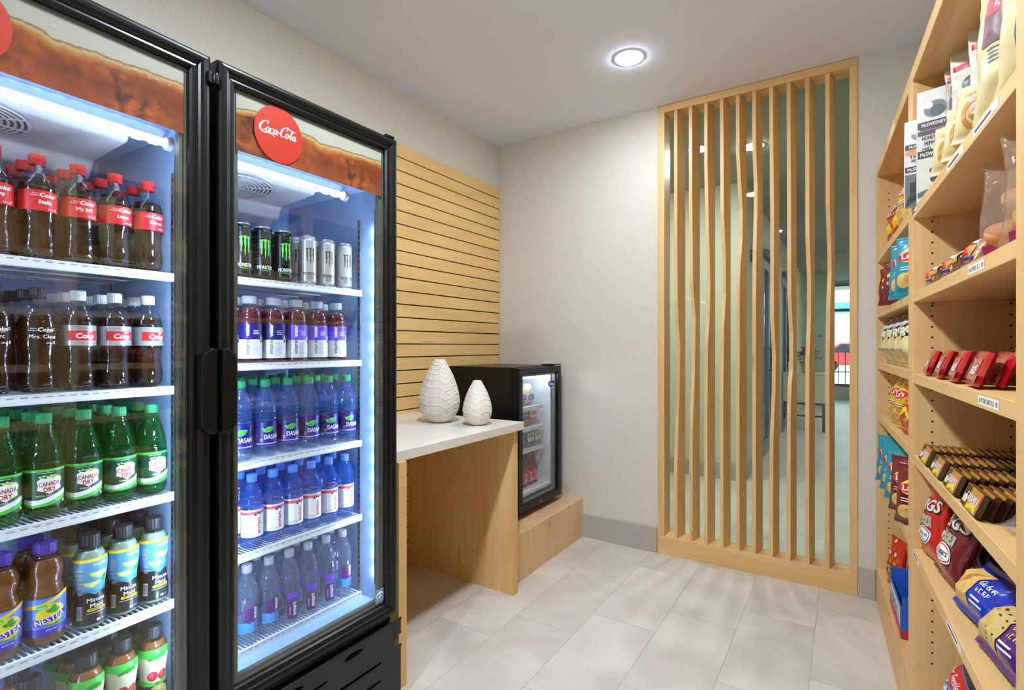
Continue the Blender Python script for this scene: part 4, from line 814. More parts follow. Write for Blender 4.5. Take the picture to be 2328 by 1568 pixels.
def pack(name, w, h, d_, art, mat, lab, x, y, z, grp, rz=0, tilt=0):
    root = empty(name); m = MB(); n = 10
    # soft pack, pinched at the top
    for k in range(n+1):
        u = k/n; s = 1 if u < .6 else 1-.75*((u-.6)/.4)**1.5; q = (.35+.65*min(1, u*6)) * s
        for i in range(16):
            a = 2*pi*i/16; cx_ = abs(cos(a))**.5*(1 if cos(a) > 0 else -1); sy = abs(sin(a))**.5*(1 if sin(a) > 0 else -1)
            m.v.append((cx_*w/2*(.96+.04*sin(k+i)), sy*d_/2*q, u*h))
    for k in range(n):
        for i in range(16): m.f.append((k*16+i, k*16+(i+1) % 16, (k+1)*16+(i+1) % 16, (k+1)*16+i)); m.m.append(0); m.sm.append(True)
    m.f.append(tuple(range(16))[::-1]); m.m.append(0); m.sm.append(False); m.f.append(tuple(range(n*16, n*16+16))); m.m.append(0); m.sm.append(False)
    m.build('wrapper', mat, root)
    lay_art('label', art, flat_map((0, -d_/2-.0012, 0)), sx=None, parent=root)
    root.location = inC(FO, pi/2, x, y, z+.0005); root.rotation_euler = (tilt, 0, pi/2+rz); root.rotation_mode = 'XYZ'
    tag(root, lab, 'packaged food', grp); return root
WRAP = M('sandwich_wrapper', (188, 180, 172), .22, coat=.4, bump=.7, bscale=60); BREAD = M('bread_pack', (186, 140, 92), .35, coat=.4, bump=.8, bscale=50)
LB = lambda w, h, z: rect(-w*.42, z, w*.42, z+h, M('ink_navy_label', (40, 56, 140), .4), 0)+scrawl(0, z+h*.6, w*.6, h*.3, WHITE, 2, 7)+lines(-w*.3, z+h*.25, w*.3, 1, .003, WHITE, .0015)
GF = 'food packs in the small fridge'
for i, x in enumerate((-.285, -.185)): pack('sandwich_pack', .10, .135, .06, LB(.10, .03, .035)+ell(0, .09, .025, .02, TAN, 0), WRAP, ['wrapped sandwich with blue label, top fridge shelf, left one', 'wrapped sandwich with blue label, top fridge shelf, right one'][i], x, .15, FS[0], GF, rz=.15)
pack('sandwich_pack', .13, .115, .07, LB(.13, .045, .045), BREAD, 'bread roll pack with navy label, second fridge shelf', -.265, .15, FS[1], GF)
pack('sandwich_pack', .085, .115, .06, rect(-.03, .05, .03, .10, CRM, 0)+rect(-.025, .065, .025, .09, RED, 1)+scrawl(0, .078, .035, .012, WHITE, 2, 2), BREAD, 'tan sandwich pack with small red label, second fridge shelf', -.150, .15, FS[1], GF)
for i, (x, l) in enumerate(((-.30, 'soft bread pack with blue label, third fridge shelf, left'), (-.205, 'clear deli tub with black and white label, third shelf middle'), (-.112, 'clear deli tub with black and white label, third shelf right'))):
    if i == 0: pack('sandwich_pack', .10, .10, .07, LB(.1, .04, .05), BREAD, l, x, .15, FS[2], GF)
    else:
        root = empty('deli_tub'); MB().prism([(-.042, -.035), (.042, -.035), (.042, .035), (-.042, .035)], .0, .085).build('tub', thin('tub_plastic_%d' % i, (.85, .86, .84), 1.5, .08, haze=.45, hcol=(150, 148, 140)), root, bevel=.006)
        lay_art('label', rect(-.037, .035, .037, .08, WHITE)+rect(-.026, .062, .026, .074, PBLK, 1)+scrawl(0, .068, .04, .006, WHITE, 2, 4)+lines(-.02, .054, .02, 3, .006, GRY, .0018, 1), flat_map((0, -.0362, 0)), sx=None, parent=root)
        root.location = inC(FO, pi/2, x, .145, FS[2]+.0005); root.rotation_euler = (0, 0, pi/2); tag(root, l, 'food tub', GF)
sdP = [(.012, .003), (.025, .0008), (.029, .006), (.0295, .02), (.0295, .105), (.0275, .118), (.020, .140), (.0145, .160), (.0125, .18), (.0125, .205), (.0135, .208), (.0135, .213)]
SODA = thin('red_soda_glass', (.62, .10, .12), 1.5, .05, haze=.35, hcol=(150, 16, 26))
sod = bottle('soda_bottle', sdP, (.0142, .208, .219), RCAP, SODA, band(0, .07, RED, .0297)+scrawl(0, .052, .026, .012, WHITE, 2, 3)+scrawl(0, .038, .022, .008, WHITE, 2, 5)+poly([(-.006, .01), (-.011, .018), (0, .030), (.011, .018), (.006, .01)], WHITE, 2)+band(.0, .003, WHITE, .0297, 1), .0297, .022, petal=False)
for r in range(3):
    for i in range(4):
        q = sod.put(inC(FO, pi/2, -.340+i*.062, .125+r*.064, FS[3]+.0004), (0, 0, pi/2+RB.uniform(-.1, .1)))
        tag(q, 'red soda bottle in small fridge, %s row, %s from left' % (['front', 'second', 'third'][r], ORD[i]), 'bottle', 'red soda bottles')
# ================================================================ SNACK SHELVING
def holes_wood():
    m = wood('maple_drilled', WC1, WC2); N, L = nodes(m); b = N['Principled BSDF']; src = b.inputs['Base Color'].links[0].from_socket
    t = N.new('ShaderNodeTexCoord'); s = N.new('ShaderNodeSeparateXYZ'); L.new(t.outputs['Object'], s.inputs[0])
    def mth(op, a, bb=0):
        k = N.new('ShaderNodeMath'); k.operation = op
        for i, v in enumerate((a, bb)):
            if hasattr(v, 'is_linked'): L.new(v, k.inputs[i])
            else: k.inputs[i].default_value = v
        return k.outputs[0]
    dy = mth('MINIMUM', mth('ABSOLUTE', mth('SUBTRACT', s.outputs[1], .048)), mth('ABSOLUTE', mth('SUBTRACT', s.outputs[1], .226)))
    u = mth('DIVIDE', mth('SUBTRACT', s.outputs[2], .30), .032); dz = mth('MULTIPLY', mth('SUBTRACT', mth('FRACT', u), .5), .032)
    rr = mth('SQRT', mth('ADD', mth('MULTIPLY', dy, dy), mth('MULTIPLY', dz, dz)))
    g = mth('MULTIPLY', mth('LESS_THAN', rr, .0031), mth('LESS_THAN', mth('ABSOLUTE', mth('SUBTRACT', s.outputs[2], 1.13)), .86))
    mx = N.new('ShaderNodeMix'); mx.data_type = 'RGBA'; L.new(g, mx.inputs[0]); L.new(src, mx.inputs[6]); mx.inputs[7].default_value = lin((28, 18, 12)); L.new(mx.outputs[2], b.inputs['Base Color'])
    return m
W_H = holes_wood()
def unit(s0, wd, label, zs, prices=()):
    t = tag(empty('shelf_unit', SH(s0, 0, 0), RZS), label, 'shelf unit', 'maple shelf units along the right wall')
    D = .298; th = .040
    MB().box(0, 0, 0, th, D, 2.11).build('side_panel', W_H, t, bevel=.001); o = MB().box(wd-th, 0, 0, wd, D, 2.11).build('side_panel', W_H, t, bevel=.001)
    MB().box(th, 0, 2.065, wd-th, D, 2.11).build('top_panel', W_X, t, bevel=.001)
    MB().box(th, D-.012, .15, wd-th, D, 2.065).build('back_panel', W_V, t)
    MB().box(th, 0, .155, wd-th, D-.012, .18).build('bottom_shelf', W_X, t, bevel=.001)
    MB().box(th, .0, 0, wd-th, .02, .155).build('kick_board', W_X, t, bevel=.001)
    for i, z in enumerate(zs):
        sh = MB().box(th+.001, .002, -.030, wd-th-.001, D-.0125, 0).build('shelf', W_X, t, bevel=.0015); sh.location = (0, 0, z)
        for px in (th+.001, wd-th-.013):
            for py in (.048, .226): q = MB().lathe([(.003, 0), (.003, .012)], 8).build('shelf_pin', ALU, sh); q.rotation_euler = (0, pi/2, 0); q.location = (px, py, -.034)
        for (k, x, w, s_) in prices:
            if k == i:
                a = rect(-w/2, -.0085, w/2, .0085, M('label_paper', (236, 232, 220), .5))+(txt(s_, 0, 0, .0085, M('label_ink', (70, 70, 66), .5), bold=.008, width=w*.88, lay=1) if s_ else lines(-w*.42, -.003, w*.42, 1, .004, M('label_ink', (70, 70, 66), .5), .0055, 1))
                lay_art('price_label', a, flat_map((x, .0018, -.0145)), sx=None, parent=sh)
    return t
Z1 = [1.680, 1.415, 1.170, .925, .635]; Z2 = [1.672, 1.413, 1.165, .916, .628]
unit(0.004, 1.042, 'maple shelf unit farthest from camera, stocked with chip bags', Z1)
u2 = 1.0465
unit(u2, 1.026, 'maple shelf unit in the middle, stocked with pastries and chocolate', Z2,
     [(0, 1.11-u2, .07, ''), (0, 1.63-u2, .15, ''), (0, 1.86-u2, .16, ''), (1, 1.80-u2, .115, 'PASTRIES $ 2 . 00'), (2, 1.88-u2, .125, 'BUTTER TARTS $ 2 . 00'), (4, 1.14-u2, .10, ''), (4, 1.62-u2, .14, '')])
unit(2.073, 1.026, 'maple shelf unit nearest the camera at the right edge', [1.678, 1.413, 1.165, .916, .628])
# ---------------------------------------------------------------- soft bags
FOILK = dict(rough=.24, coat=.5)
def foil(name, rgb, rough=.26): return M('foil_'+name, rgb, rough, coat=.4, bump=.55, bscale=28)
def bagmap(w, h, d, seed, flat=0, crimp=.012):
    def f(x, y, off):
        u = min(1, abs(2*x/w)); v = min(1, max(0, y/h)); c = crimp/h
        e = max(0, 1-u**2.4)**.55; a = min(1, max(0, (v-c)/.22))**.6*min(1, max(0, (1-c-v)/.26))**.75
        wr = noise.noise(Vector((x*28, y*22, seed*3.1)))*.0045+noise.noise(Vector((x*75, y*60, seed*1.7)))*.0018
        edge = sin(y*240+seed)*.0008
        return (x*(1-.07*a)+noise.noise(Vector((y*18, seed, 0)))*.004, -(d/2*e*a+wr*(.25+a)+.001)-off, y+noise.noise(Vector((x*12, seed*2, 0)))*.003)
    return f
def bag(kind, w, h, d, mats, zone, art, seed=1, nx=26, ny=34, clear=None):
    f = bagmap(w, h, d, seed); root = empty(kind); m = MB(); v = []; R_ = 0
    for side in (1, -1):
        for j in range(ny+1):
            for i in range(nx+1):
                x = (i/nx-.5)*w; y = j/ny*h+(.0018*(i % 2) if j in (0, ny) else 0); p = f(x, y, 0)
                v.append(p if side == 1 else (p[0], -p[1]*.92, p[2]))
    F = []; MI = []; n = (nx+1)*(ny+1)
    for s in (0, 1):
        for j in range(ny):
            for i in range(nx):
                a = s*n+j*(nx+1)+i; q = (a, a+1, a+nx+2, a+nx+1); F.append(q if s == 0 else q[::-1]); MI.append(zone((i+.5)/nx, (j+.5)/ny) if s == 0 else zone(.5, (j+.5)/ny))
    def edge(ids):
        for a, b in zip(ids, ids[1:]): F.append((a, n+a, n+b, b)); MI.append(0)
    edge([i for i in range(nx+1)]); edge([j*(nx+1)+nx for j in range(ny+1)]); edge([ny*(nx+1)+i for i in range(nx, -1, -1)]); edge([j*(nx+1) for j in range(ny, -1, -1)])
    o = len(m.v); m.v += v; m.f += F; m.m += MI; m.sm += [True]*len(F)
    kids = [(m.build('bag_film', mats, root), [])]
    if clear:   # what shows through a clear bag
        c = clear(root)
        for q in c: kids.append((q, []))
    if art: kids.append((lay_art('print', art, f, sx=.005, sy=.005, parent=root, eps=.00025, off0=.0009), []))
    return Proto(root, kids)
def place(pr, s, v, z, label, cat_, grp=None, lean=8, yaw=0, roll=0):
    q = pr.put(SH(s, v, z+.0045+.08*abs(sin(radians(roll)))+(.006 if lean > 30 else 0)), (0, 0, 0)); q.rotation_mode = 'XYZ'
    q.rotation_euler = (radians(-lean), radians(roll), RZS+radians(yaw)); return tag(q, label, cat_, grp)
one = lambda u, v: 0
def twoz(lo): return lambda u, v: 1 if v < lo+.02*sin(u*20) else 0
fr_, fy_, fm_, ft_, fk_, fo_ = foil('red', (200, 44, 26)), foil('yellow', (226, 184, 40)), foil('maroon', (110, 26, 32)), foil('teal', (16, 140, 160)), foil('black', (18, 22, 24)), foil('orange', (214, 74, 24)); fc_ = foil('cream', (222, 208, 150)); fb_ = foil('blue', (18, 50, 170)); fp_ = foil('purple', (84, 26, 110)); CHIP = M('ink_chip', (226, 190, 110), .5); CHIPD = M('ink_chip_dark', (190, 130, 60), .5)
def lays(w, h, oval=RED): return ell(0, h*.66, w*.30, h*.13, YEL, 1, rot=.15)+ell(0, h*.645, w*.33, h*.085, oval, 2, rot=.12)+txt("Lay's", 0, h*.65, h*.085, WHITE, bold=.03, rot=.12, width=w*.46, lay=3)+ell(-w*.18, h*.24, w*.2, h*.11, CHIP, 1, rot=.4)+ell(w*.14, h*.20, w*.2, h*.10, CHIP, 1, rot=-.3)+ell(0, h*.31, w*.17, h*.08, CHIPD, 1, rot=.9)+lines(-w*.25, h*.45, w*.25, 2, h*.04, WHITE, h*.014)+rect(w*.3, h*.86, w*.4, h*.92, WHITE, 1)+ell(w*.35, h*.89, w*.03, w*.03, RED, 2)
BAGW = .155
P_or = bag('chip_bag', BAGW, .19, .07, [fo_, fr_], lambda u, v: 1 if v < .35 else 0, scrawl(0, .115, .12, .03, PBLK, 1, 3)+scrawl(.001, .117, .114, .024, WHITE, 2, 3)+poly([(-.04, .03), (.0, .08), (.04, .04)], YEL, 1)+poly([(-.02, .02), (.035, .05), (.045, .01)], CHIPD, 2), 2)
P_ye = bag('chip_bag', BAGW, .20, .07, [fy_], one, lays(BAGW, .20, RED)+txt('Classic', 0, .085, .016, BRN, width=.08, lay=1), 3)
P_ma = bag('chip_bag', BAGW, .16, .065, [fm_], one, stroke([(-.05, .10, .014), (-.01, .135, .012), (.04, .115, .016)], YEL, 1)+txt('ketchup', -.01, .075, .014, WHITE, width=.075)+ell(-.01, .035, .03, .022, CHIPD, 1)+ell(.03, .028, .022, .018, CHIP, 1), 4)
P_te = bag('chip_bag', BAGW, .205, .075, [ft_], one, lays(BAGW, .205), 5)
P_lm = bag('chip_bag', BAGW, .205, .075, [fm_], one, lays(BAGW, .205), 6)
P_pop = bag('popcorn_bag', .18, .200, .10, [fk_, fc_], twoz(.52), txt('Smart', -.02, .158, .022, WHITE, bold=.03, width=.085, shear=.25, rot=.1)+txt('food', .03, .133, .028, WHITE, bold=.03, width=.085, shear=.25, rot=.1)+lines(-.02, .122, .06, 1, .006, LGRN, .003)+lines(-.045, .055, .045, 1, .01, GRY, .005)+sum([ell(-.07+.018*(k % 9), .100+.012*((k*5) % 4), .009, .008, fc_, 1, 9) for k in range(18)], []), 7)
P_hot = bag('chip_bag', BAGW, .17, .065, [fr_, fo_], lambda u, v: 1 if v < .3 and u > .4 else 0, scrawl(0, .12, .08, .026, YEL, 2, 8)+stroke([(-.05, .05, .01), (0, .09, .02), (.04, .05, .006)], YEL, 1)+ell(.02, .04, .025, .018, CHIPD, 1), 8)
P_can = bag('candy_bag', .135, .215, .045, [fr_], one, sum([ell(-.05+.02*(k % 6), .11+.02*((k*3) % 4), .009, .009, [YEL, PNK, WHITE, ORG][k % 4], 1, 10) for k in range(22)], [])+rect(-.055, .055, .055, .10, BRN, 1)+txt('MIX', 0, .078, .034, YEL, bold=.04, width=.095, lay=2)+rect(-.02, .195, -.005, .207, WHITE, 1), 9)
G1 = 'chip bags on the far shelf unit'
for i, (p, s, c) in enumerate(((P_or, .40, 'orange'), (P_or, .56, 'orange'), (P_ye, .73, 'yellow'), (P_ye, .90, 'yellow'))): place(p, s, .034+.004*(i % 2), Z1[0], '%s chip bag on the top shelf of far unit, %s from the wall' % (c, ORD[i]), 'chip bag', G1, lean=10, yaw=14)
for i, (p, s, c) in enumerate(((P_ma, .42, 'maroon'), (P_ma, .585, 'maroon'), (P_te, .75, 'teal'), (P_te, .905, 'teal'))): place(p, s, .036, Z1[1], '%s chip bag on the second shelf of far unit, %s from the wall' % (c, ORD[i]), 'chip bag', G1, lean=5, yaw=50)
for i, s in enumerate((.28, .47, .66, .85)): place(P_pop, s, .040, Z1[2], 'black and cream popcorn bag, third shelf of far unit, %s from wall' % ORD[i], 'popcorn bag', 'popcorn bags on the far shelf unit', lean=5, yaw=12)
for i, (p, s, c) in enumerate(((P_ye, .45, 'yellow'), (P_ye, .61, 'yellow'), (P_hot, .77, 'red'), (P_hot, .92, 'red'))): place(p, s, .040, Z1[3], '%s chip bag on the fourth shelf of far unit, %s from the wall' % (c, ORD[i]), 'chip bag', G1, lean=9, yaw=14)
for i, (p, s, c) in enumerate(((P_te, .26, 'teal'), (P_te, .42, 'teal'), (P_te, .58, 'teal'), (P_lm, .74, 'maroon'), (P_lm, .90, 'maroon'))): place(p, s, .040, Z1[4], '%s chip bag on the fifth shelf of far unit, %s from the wall' % (c, ORD[i]), 'chip bag', G1, lean=5, yaw=50)
for i, (s, v) in enumerate(((.22, .045), (.25, .115), (.29, .185))): place(P_can, s+.04, v, .18, 'red candy bag on the bottom shelf of far unit, %s from wall' % ORD[i], 'candy bag', 'red candy bags', lean=5, yaw=16)
# carton of small cakes
t = tag(empty('display_carton', SH(.43, .012, .1806), RZS), 'open blue cardboard display carton on the bottom shelf of far unit', 'carton')
CB = M('carton_blue', (30, 96, 190), .5); CK = M('carton_brown', (64, 42, 26), .8)
m = MB().box(0, 0, 0, .31, .24, .004).box(0, 0, .004, .31, .003, .115).box(0, .237, .004, .31, .24, .21).box(.307, .003, .004, .31, .237, .15).box(0, .003, .004, .003, .237, .15); m.build('carton', [CB], t, bevel=.0006)
MB().box(.004, .12, .004, .306, .123, .16).build('divider', CK, t)
lay_art('print', rect(.002, .002, .308, .03, RED)+rect(.02, .04, .29, .105, M('ink_carton_white', (220, 222, 226), .45))+scrawl(.15, .072, .2, .03, BLU, 2, 4)+sum([ell(.05+.05*k, .05, .018, .008, CHIPD, 2) for k in range(5)], []), flat_map((0, -.0004, 0)), sx=None, parent=t)
lay_art('side_print', rect(.004, .003, .232, .032, RED)+ell(.12, .09, .05, .03, WHITE, 1)+scrawl(.12, .09, .08, .03, RED, 2, 6)+ell(.12, .05, .06, .014, CHIPD, 2), flat_map((.3104, 0, 0), u=(0, 1, 0), n=(1, 0, 0)), sx=None, parent=t)
P_ck = bag('cake_pack', .085, .12, .035, [foil('pale_blue', (120, 160, 215))], one, rect(-.03, .04, .03, .09, WHITE, 1)+stroke([(-.025, .05, .01), (0, .075, .012), (.025, .055, .01)], RED, 2), 12, nx=10, ny=12)
for i, (x, y) in enumerate(((.06, .06), (.15, .06), (.25, .06), (.06, .17), (.15, .17), (.25, .17))): place(P_ck, .43+x, .012+y, .185+(.0 if y < .1 else .02), 'small blue cake pack in the display carton, %s row, %s from wall' % (('front', 'back')[y > .1], ORD[i % 3]), 'cake pack', 'cake packs in the carton', lean=18)
# ---------------------------------------------------------------- middle unit, top shelf
JW = M('jerky_bag_white', (214, 208, 190), .35, coat=.3, bump=.4, bscale=30); JG = M('jerky_print_grey', (96, 98, 94), .4); JD = M('jerky_print_dark', (44, 46, 46), .4); JO = M('jerky_orange', (214, 140, 70), .4); JB = M('jerky_brown', (76, 40, 24), .4)
def jer(w, h, col, n1, n2):
    a = rect(-w*.46, h*.60, w*.46, h*.64, col, 1)+txt(n1, w*.02, h*.575, h*.036, PBLK, bold=.02, width=w*.72)+txt(n2, w*.02, h*.525, h*.036, PBLK, bold=.03, width=w*.6)
    a += rect(-w*.46, h*.40, w*.46, h*.465, PBLK, 1)+txt('McSWEENEY\'S', 0, h*.432, h*.036, WHITE, bold=.03, width=w*.78)+ell(w*.22, h*.40, w*.075, w*.075, WHITE, 3)+leaf(w*.17, h*.40, w*.10, w*.028, 0, RED, 4)+leaf(w*.22, h*.37, w*.10, w*.028, pi/2, RED, 4)
    a += rect(-w*.46, h*.66, w*.46, h*.72, PBLK, 1)+txt('McSWEENEY\'S', 0, h*.69, h*.03, WHITE, bold=.02, width=w*.7)+rect(-w*.4, h*.645, w*.4, h*.66, col, 2)+ell(0, h*.82, w*.3, h*.075, JG, 1)+ell(w*.06, h*.80, w*.2, h*.05, JD, 2)+ell(-w*.18, h*.86, w*.12, h*.03, WHITE, 2)
    a += ell(w*.1, h*.29, w*.26, h*.035, JD, 1, rot=.2)+ell(w*.15, h*.21, w*.28, h*.04, JD, 1, rot=.15)+ell(w*.12, h*.305, w*.18, h*.015, JG, 2, rot=.2)+poly([(-w*.46, h*.10), (w*.46, h*.18), (w*.46, h*.13), (-w*.46, h*.05)], JG, 1)+poly([(-w*.46, h*.02), (w*.46, h*.09), (w*.46, h*.05), (-w*.46, -.0)], JG, 1)
    return a
def carton(nm, w, h, d, art, mat, label, s, v, z, lean=0, yaw=0):
    root = empty(nm); MB().add([(-w/2, 0, 0), (w/2, 0, 0), (w/2, d, 0), (-w/2, d, 0), (-w/2, 0, h*.72), (w/2, 0, h*.72), (w/2, d, h), (-w/2, d, h), (-w/2, d*.3, h), (w/2, d*.3, h)], [(0, 3, 2, 1), (0, 1, 5, 4), (4, 5, 9, 8), (8, 9, 6, 7), (2, 3, 7, 6), (1, 2, 6, 9, 5), (0, 4, 8, 7, 3)]).build('carton', mat, root, bevel=.0015)
    lay_art('print', art, lambda x, y, off: (x, -off if y < h*.72 else (y-h*.72)/(h*.28)*d*.3-off, y), sx=None, sy=.02, parent=root, eps=.0003)
    root.location = SH(s, v, z+.0006); root.rotation_euler = (radians(-lean), 0, RZS+radians(yaw)); return tag(root, label, 'food carton')
carton('jerky_carton', .09, .265, .018, jer(.09, .265, JO, 'TERIYAKI', 'PEPPERONI')+rect(-.042, .0, .042, .10, JG, 0)+poly([(-.042, .0), (.042, .05), (.042, .09), (-.01, .10)], JD, 1)+rect(-.03, .045, .02, .075, PBLK, 2), JW, 'black and white jerky carton with orange band on the top shelf', 1.122, .018, Z2[0], yaw=68)
carton('jerky_carton', .09, .335, .018, jer(.09, .335, JB, 'HONEY GARLIC', 'PEPPERONI')+txt('MIEL ET AIL', 0, .1605, .009, PBLK, bold=.02, width=.06), JW, 'tall white jerky carton with brown band on the top shelf', 1.155, .044, Z2[0], yaw=68)
SAUS = M('sausage_red', (90, 14, 20), .3, bump=.8, bscale=90, coat=.5)
def saus(root):
    out = []
    for x in (-.035, 0, .035): out.append(MB().lathe([(.004, .04), (.012, .05), (.014, .09), (.014, .27), (.012, .31), (.004, .32)], 14, c=(x, 0, 0)).build('sausage', SAUS, root))
    return out
CF = thin('clear_film', (.93, .92, .90), 1.5, .12, haze=.12, hcol=(225, 220, 205), bump=.8, bscale=45)
sc_y = lambda k, a: [([(x, y*k) for x, y in v], f, m_, l) for v, f, m_, l in a]
P_sa = bag('sausage_pack', .12, .36, .045, [CF, JW], lambda u, v: 1 if v > .9 or v < .1 else 0, rect(-.055, .33, .055, .34, RED, 1), 14, clear=saus)
place(P_sa, 1.215, .112, Z2[0]+.0, 'clear pack of dark red sausages right of tall jerky carton', 'sausage pack', lean=2, yaw=66)
P_je = bag('jerky_bag', .155, .37, .05, [JW], one, sc_y(1.4, rect(-.07, .225, .07, .235, RED, 1)+ell(0, .19, .05, .022, JG, 1)+ell(.01, .185, .034, .016, JD, 2)+ell(0, .15, .05, .016, JG, 1)+rect(-.072, .112, .072, .128, PBLK, 1)+txt("McSWEENEY'S", 0, .120, .009, WHITE, bold=.02, width=.11)+rect(-.072, .078, .072, .110, RED, 1)+txt('ORIGINAL', 0, .099, .011, WHITE, bold=.02, width=.10)+scrawl(0, .086, .06, .008, WHITE, 2, 3)+scrawl(0, .05, .04, .012, PBLK, 2, 6)), 15)
place(P_je, 1.30, .125, Z2[0], 'black white and red jerky bag on the top shelf, left one', 'jerky bag', 'jerky bags', lean=2, yaw=66); place(P_je, 1.415, .14, Z2[0], 'black white and red jerky bag on the top shelf, right one', 'jerky bag', 'jerky bags', lean=2, yaw=66)
KRF = M('cream_paper_film', (216, 198, 144), .32, coat=.4, bump=1, bscale=26)
def swirl(cx, cz, r): return stroke([(cx+(r*.12+r*t/11)*cos(t*1.15), cz+(r*.12+r*t/11)*sin(t*1.15)*1.1, r*.16) for t in range(11)], CHIPD, 1)
P_ci = bag('pastry_bag', .125, .13, .06, [KRF], one, swirl(-.01, .05, .030)+scrawl(.0, .095, .07, .010, ORG, 2, 3)+ell(.035, .035, .012, .012, ORG, 1), 16)
for i, (s, v) in enumerate(((1.455, .040), (1.575, .042), (1.695, .040), (1.53, .145), (1.66, .145))): place(P_ci, s, v, Z2[0], 'cream cinnamon roll bag on the top shelf, %s row, %s from left' % (('front', 'second')[i > 2], ORD[i if i < 3 else i-3]), 'pastry bag', 'cinnamon roll bags', lean=12, yaw=52)
P_lo = bag('pastry_bag', .17, .27, .09, [KRF], one, rect(-.06, .13, .03, .22, M('ink_meat', (120, 84, 84), .5), 1)+rect(-.06, .19, .02, .23, PNK, 2)+lines(-.05, .12, .03, 4, .008, GRY, .003)+scrawl(-.015, .21, .06, .016, WHITE, 3, 9), 17)
place(P_lo, 1.815, .070, Z2[0], 'large cream bread bag with pink label on the top shelf', 'bread bag', 'bread bags', lean=5, yaw=50)
P_l2 = bag('pastry_bag', .19, .30, .10, [KRF], one, rect(-.08, .16, .08, .18, RED, 1)+rect(-.06, .05, .03, .14, M('ink_window_grey', (90, 96, 100), .4), 1)+rect(-.08, .19, .08, .20, LGRN, 1)+lines(-.06, .168, .06, 1, .01, WHITE, .005), 18)
place(P_l2, 1.935, .090, Z2[0], 'large cream bread bag with red stripe on the top shelf', 'bread bag', 'bread bags', lean=4, yaw=60)
# ---------------------------------------------------------------- second shelf
CROI = M('croissant', (196, 132, 74), .6, bump=1, bscale=40)
def bun(root, col=CROI, k=1.0):
    out = []
    for x, y, z, r in ((-.045, 0, .045, .040), (.042, .004, .050, .040), (-.022, -.004, .108, .038), (.034, .0, .118, .034)):
        m = MB().lathe(cat([(.001, -r*.66), (r*.5, -r*.62), (r*.9, -r*.35), (r*.98, 0), (r*.86, r*.36), (r*.5, r*.62), (.001, r*.68)], 5), 28, fn=lambda t, z_, q: .004*sin(5*t+z_*60), c=(x*k, y, z*k), caps=False); out.append(m.build('roll', col, root))
    return out
CHAM = thin('clear_pastry_film', (.95, .90, .88), 1.5, .1, haze=.16, hcol=(228, 205, 175), bump=.9, bscale=38)
P_cr = bag('pastry_bag', .20, .205, .11, [CHAM], one, rect(-.085, .012, -.045, .026, M('ink_magenta', (160, 20, 110), .4), 1)+lines(-.01, .13, .07, 3, .012, GRY, .004), 19, clear=bun)
place(P_cr, 1.78, .095, Z2[1], 'clear bag of croissants on the second shelf of middle unit', 'pastry bag', 'clear pastry bags', lean=8, yaw=50); place(P_cr, 1.92, .105, Z2[1], 'clear bag of croissants beside the upright on the second shelf', 'pastry bag', 'clear pastry bags', lean=4, yaw=62)
SMF = M('small_foil', (196, 140, 96), .2, metal=.25, coat=.6, bump=1, bscale=50)
P_sm = bag('snack_cake_pack', .11, .085, .035, [SMF], one, rect(-.04, .02, .02, .06, RED, 1)+rect(-.045, .045, .04, .055, WHITE, 2)+ell(.03, .03, .014, .012, CHIPD, 2)+rect(-.05, .008, .05, .016, NAVY, 1), 20, nx=12, ny=12)
P_sk = bag('snack_cake_pack', .11, .09, .035, [foil('cocoa', (84, 36, 26), .2)], one, rect(-.04, .02, .03, .05, GLD, 1)+rect(-.03, .055, .035, .07, M('ink_magenta', (160, 20, 110), .4), 1)+scrawl(0, .035, .05, .01, WHITE, 2, 2), 21, nx=12, ny=12)
k = 0
for i, s in enumerate((1.17, 1.28, 1.39, 1.50, 1.61)):
    for r in range(2):
        p = (P_sm, P_sk)[(i+r) % 2]; place(p, s, .022+.062*r, Z2[1], '%s snack cake pack, second shelf, %s row, %s from left' % (('tan foil', 'dark brown')[(i+r) % 2], ('front', 'back')[r], ORD[i]), 'snack pack', 'small snack cake packs', lean=38)
# ---------------------------------------------------------------- third shelf: red wafer packs
RF = foil('wafer_red', (176, 16, 24), .22); WIN = M('ink_wafer_panel', (196, 130, 96), .35, metal=.2)
def wafer():
    w, h, d = .128, .070, .017; root = empty('wafer_pack')
    m = MB(); n = 12
    for j in range(9):
        v = j/8
        for i in range(n+1):
            x = (i/n-.5)*w; pf = (1-abs(2*x/w)**12)*(1 if .05 < v < .95 else .75); m.v.append((x, -d/2*pf+noise.noise(Vector((x*50, v*6, 3)))*.002, v*h))
    N_ = 9*(n+1); m.v += [(a, -b+.0, c) for a, b, c in m.v]
    for s_ in (0, 1):
        for j in range(8):
            for i in range(n): a = s_*N_+j*(n+1)+i; q = (a, a+1, a+n+2, a+n+1); m.f.append(q if not s_ else q[::-1]); m.m.append(0); m.sm.append(True)
    for j in range(8):
        for a in (j*(n+1), j*(n+1)+n): m.f.append((a, a+n+1, N_+a+n+1, N_+a)); m.m.append(0); m.sm.append(False)
    m.build('wrapper', RF, root)
    art = rect(-.040, .010, .040, .054, WIN, 0)+rect(-.040, .010, -.038, .054, WHITE, 1)+ell(0, .032, .034, .015, M('ink_wafer_oval', (206, 60, 60), .35), 1)+scrawl(0, .032, .054, .020, WHITE, 2, 5)+scrawl(.002, .030, .05, .016, WHITE, 2, 9)+rect(.044, .006, .056, .022, M('ink_sage', (150, 160, 120), .5), 0)
    lay_art('print', art, flat_map((0, -d/2-.0006, 0)), sx=None, parent=root, eps=.0003)
    return Proto(root, [(o, []) for o in COL.objects if o.parent == root])
PW = wafer()
